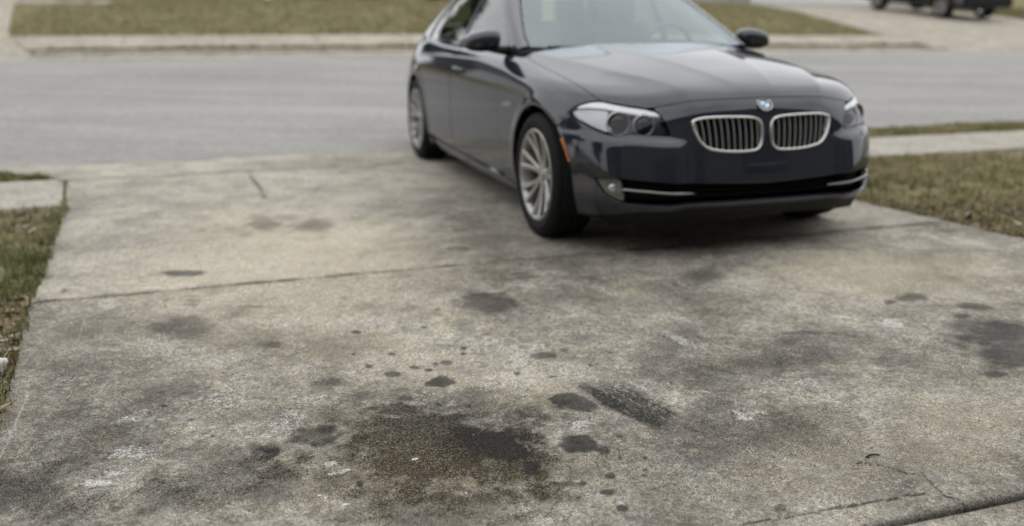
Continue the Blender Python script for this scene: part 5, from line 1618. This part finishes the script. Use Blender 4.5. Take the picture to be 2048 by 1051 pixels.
def rock(name, loc, r, seed, mat, sq=(1, 1, .6), sub=2):
    bm = bmesh.new(); bmesh.ops.create_icosphere(bm, subdivisions=sub, radius=1.0)
    rg = random.Random(seed); ph = [rg.uniform(0, 6.3) for _ in range(6)]
    for v in bm.verts:
        k = 1 + .16 * math.sin(v.co.x * 3.1 + ph[0]) + .14 * math.sin(v.co.y * 3.7 + ph[1]) + .12 * math.sin(v.co.z * 4.3 + ph[2]) + .08 * math.sin(v.co.x * 7 + v.co.y * 6 + ph[3])
        v.co = Vector((v.co.x * sq[0], v.co.y * sq[1], v.co.z * sq[2])) * (r * k)
    o = bm_obj(name, bm, mat, None, True); o.location = loc; o.rotation_euler = (0, 0, rg.uniform(0, 6))
    return o
# ---------------------------------------------------------------- litter on and beside the slab
tag(rock('white_rock', place(1.72, 27.3, .06), .15, 3, M['white_paint']), 'white landscaping rock on the far lawn at the top edge of the photo', 'rock')
tag(rock('white_stone', place(-.775, 3.20, .020), .034, 11, M['white_stone'], (1, .8, .8), 3), 'knobbly white stone at the left edge of the driveway', 'stone')
for i, (u, v, r_, lb) in enumerate(((.222, 1.955, .0062, 'small white pebble on the slab below the large oil stain'), (1.382, 1.813, .0042, 'tiny white pebble on the slab right of the scuff mark'), (.166, 2.02, .0050, 'chalky white pebble just left of the other pebble below the oil stain'))):
    tag(rock('white_pebble', place(u, v, r_ * .35), r_, 20 + i, M['white_stone']), lb, 'pebble', 'white pebbles on the near slab')
def leaf(name, u, v, L, W, rz, mat, label, cat='leaf', tilt=.0, seed=1, dz=.004):
    rg = random.Random(seed); n = 9; V = []; F = []
    for i in range(n):
        t = i / (n - 1); w = W * .5 * math.sin(math.pi * min(.97, t * .95 + .03)) ** .8 * (1 + .18 * math.sin(t * 17 + seed))
        z = .012 * math.sin(t * 2.6 + seed) + .004 * rg.random()
        for s in (-1, -.5, 0, .5, 1): V.append(((t - .5) * L, s * w, z + abs(s) * W * .16 + .003 * rg.random()))
    for i in range(n - 1):
        for k in range(4): F.append((i * 5 + k, i * 5 + 5 + k, i * 5 + 6 + k, i * 5 + 1 + k))
    b = len(V); F = list(F)
    V += [(x, y, z - .0008) for x, y, z in V]
    F += [tuple(i + b for i in f[::-1]) for f in F[:]]
    o = mesh_obj(name, V, F, mat); o.location = place(u, v, dz); o.rotation_euler = (tilt, .05, AL + rz)
    if label: tag(o, label, cat, 'dry leaves at the left edge')
    v_, f_ = tube([(-L / 2, 0, .004), (-L / 2 - L * .18, .004, .006), (-L / 2 - L * .34, .012, .010)], [.0012, .001, .0008], 5)
    mesh_obj('stem', v_, f_, mat, o)
    return o
leaf('dry_leaf', -.700, 2.83, .085, .034, 3.05, M['leaf_tan'], 'curled tan leaf on the left edge of the driveway', seed=2)
leaf('dry_leaf', -.80, 3.02, .075, .045, 1.2, M['leaf_red'], 'dark red-brown leaf under the white stone at the left edge', seed=4, dz=.01)
def twig(pts, r, label):
    o = empty('twig', place(*pts[0][:2])) if False else None
    P = [Vector((*[float(a) for a in UV(u, v)], float(PZ(u, v)) + z)) for u, v, z in pts]
    c = P[0].copy(); v_, f_ = tube([p - c for p in P], [r * (1 - .5 * i / (len(P) - 1)) for i in range(len(P))], 6)
    t = mesh_obj('twig', v_, f_, M['twig']); t.location = c
    return tag(t, label, 'twig', 'twigs on the driveway')
twig([(-.76, 2.90, .006), (-.725, 2.935, .012), (-.700, 2.972, .010), (-.690, 2.972, .008)], .004, 'short dark forked twig just above the curled tan leaf')
twig([(-.78, 3.085, .008), (-.74, 3.118, .012), (-.712, 3.138, .010)], .0032, 'thin dark twig beside the white stone at the left edge')
twig([(-.755, 2.86, .006), (-.73, 2.885, .010), (-.705, 2.890, .006)], .0028, 'thin dark twig lying nearest the curled tan leaf')
twig([(1.597, 1.752, .0035), (1.610, 1.757, .0055), (1.626, 1.757, .0055), (1.641, 1.752, .0035)], .0034, 'short black curved twig on the slab above the crack, lower right')
# leaf litter, clods and stones in the bare bed beside the slab: uncountable
rg = np.random.default_rng(77)
Vs = []; Fs = []; Cs = []
pal = np.array([(.20, .14, .085), (.30, .22, .13), (.12, .085, .06), (.36, .30, .21), (.16, .15, .12), (.42, .40, .34), (.13, .06, .045)])
for i in range(1500):
    if i < 700:
        v = rg.uniform(2.3, 4.15); u = float(edge_left(v)) - .01 - rg.random() ** 1.3 * .75
    elif i < 1000:
        v = rg.uniform(5.35, 6.12); u = float(edge_left(v)) - rg.random() * 1.6
    else:
        v = rg.uniform(3.3, 4.5); u = float(edge_right(v)) + rg.random() ** 1.4 * .8
    c = np.array(place(u, v)) + [0, 0, float(soil_z(np.array([u]), np.array([v]))[0]) + rg.uniform(.004, .022)]
    L = rg.uniform(.012, .042); W = L * rg.uniform(.35, .8)
    a = rg.normal(0, 1, 3) * [1, 1, .35]; a /= np.linalg.norm(a); b = np.cross(a, rg.normal(0, .35, 3) + [0, 0, 1]); b /= np.linalg.norm(b); n_ = np.cross(a, b) * L * rg.uniform(-.2, .3)
    k = len(Vs)
    Vs += [c - a * L, c - a * L * .3 + b * W * .8 + n_, c + a * L * .5 + b * W * .6, c + a * L, c + a * L * .4 - b * W * .7 + n_, c - a * L * .4 - b * W * .7]
    Fs += [(k, k + 1, k + 2), (k, k + 2, k + 3), (k, k + 3, k + 4), (k, k + 4, k + 5)]
    col = pal[rg.integers(0, len(pal))] * rg.uniform(.6, 1.2); Cs += [col] * 6
o = fast_mesh('leaf_litter', np.array(Vs), np.array(Fs), M['blade']); attr_col(o, 'tint', np.array(Cs)); tag(o, kind='stuff')
# grit: sand grains and dark specks scattered over the near slab
n = 5200
u = rg.uniform(-.6, 3.4, n); v = 1.5 + rg.random(n) ** 1.3 * 2.4
u = np.clip(u, edge_left(v) + .02, None)
P = W3(u, v, .0003); s = rg.uniform(.0006, .0017, n) * (1 + 1.2 * (rg.random(n) > .97))
tet = np.array([[1, 0, -.4], [-.5, .87, -.4], [-.5, -.87, -.4], [0, 0, .9]])
az = rg.random(n) * 6.28; ca, sa = np.cos(az), np.sin(az)
T = np.stack([ca[:, None] * tet[:, 0] - sa[:, None] * tet[:, 1], sa[:, None] * tet[:, 0] + ca[:, None] * tet[:, 1], np.tile(tet[:, 2], (n, 1))], -1) * s[:, None, None]
V = (P[:, None] + T).reshape(-1, 3); i = np.arange(n)[:, None] * 4
F = np.concatenate([i + [0, 1, 3], i + [1, 2, 3], i + [2, 0, 3]])
col = np.where((rg.random(n) < .35)[:, None], [.55, .53, .49], [.05, .045, .04]) * rg.uniform(.6, 1.2, n)[:, None]
o = fast_mesh('grit', V, F, M['blade']); attr_col(o, 'tint', np.repeat(col, 4, 0)); tag(o, kind='stuff')
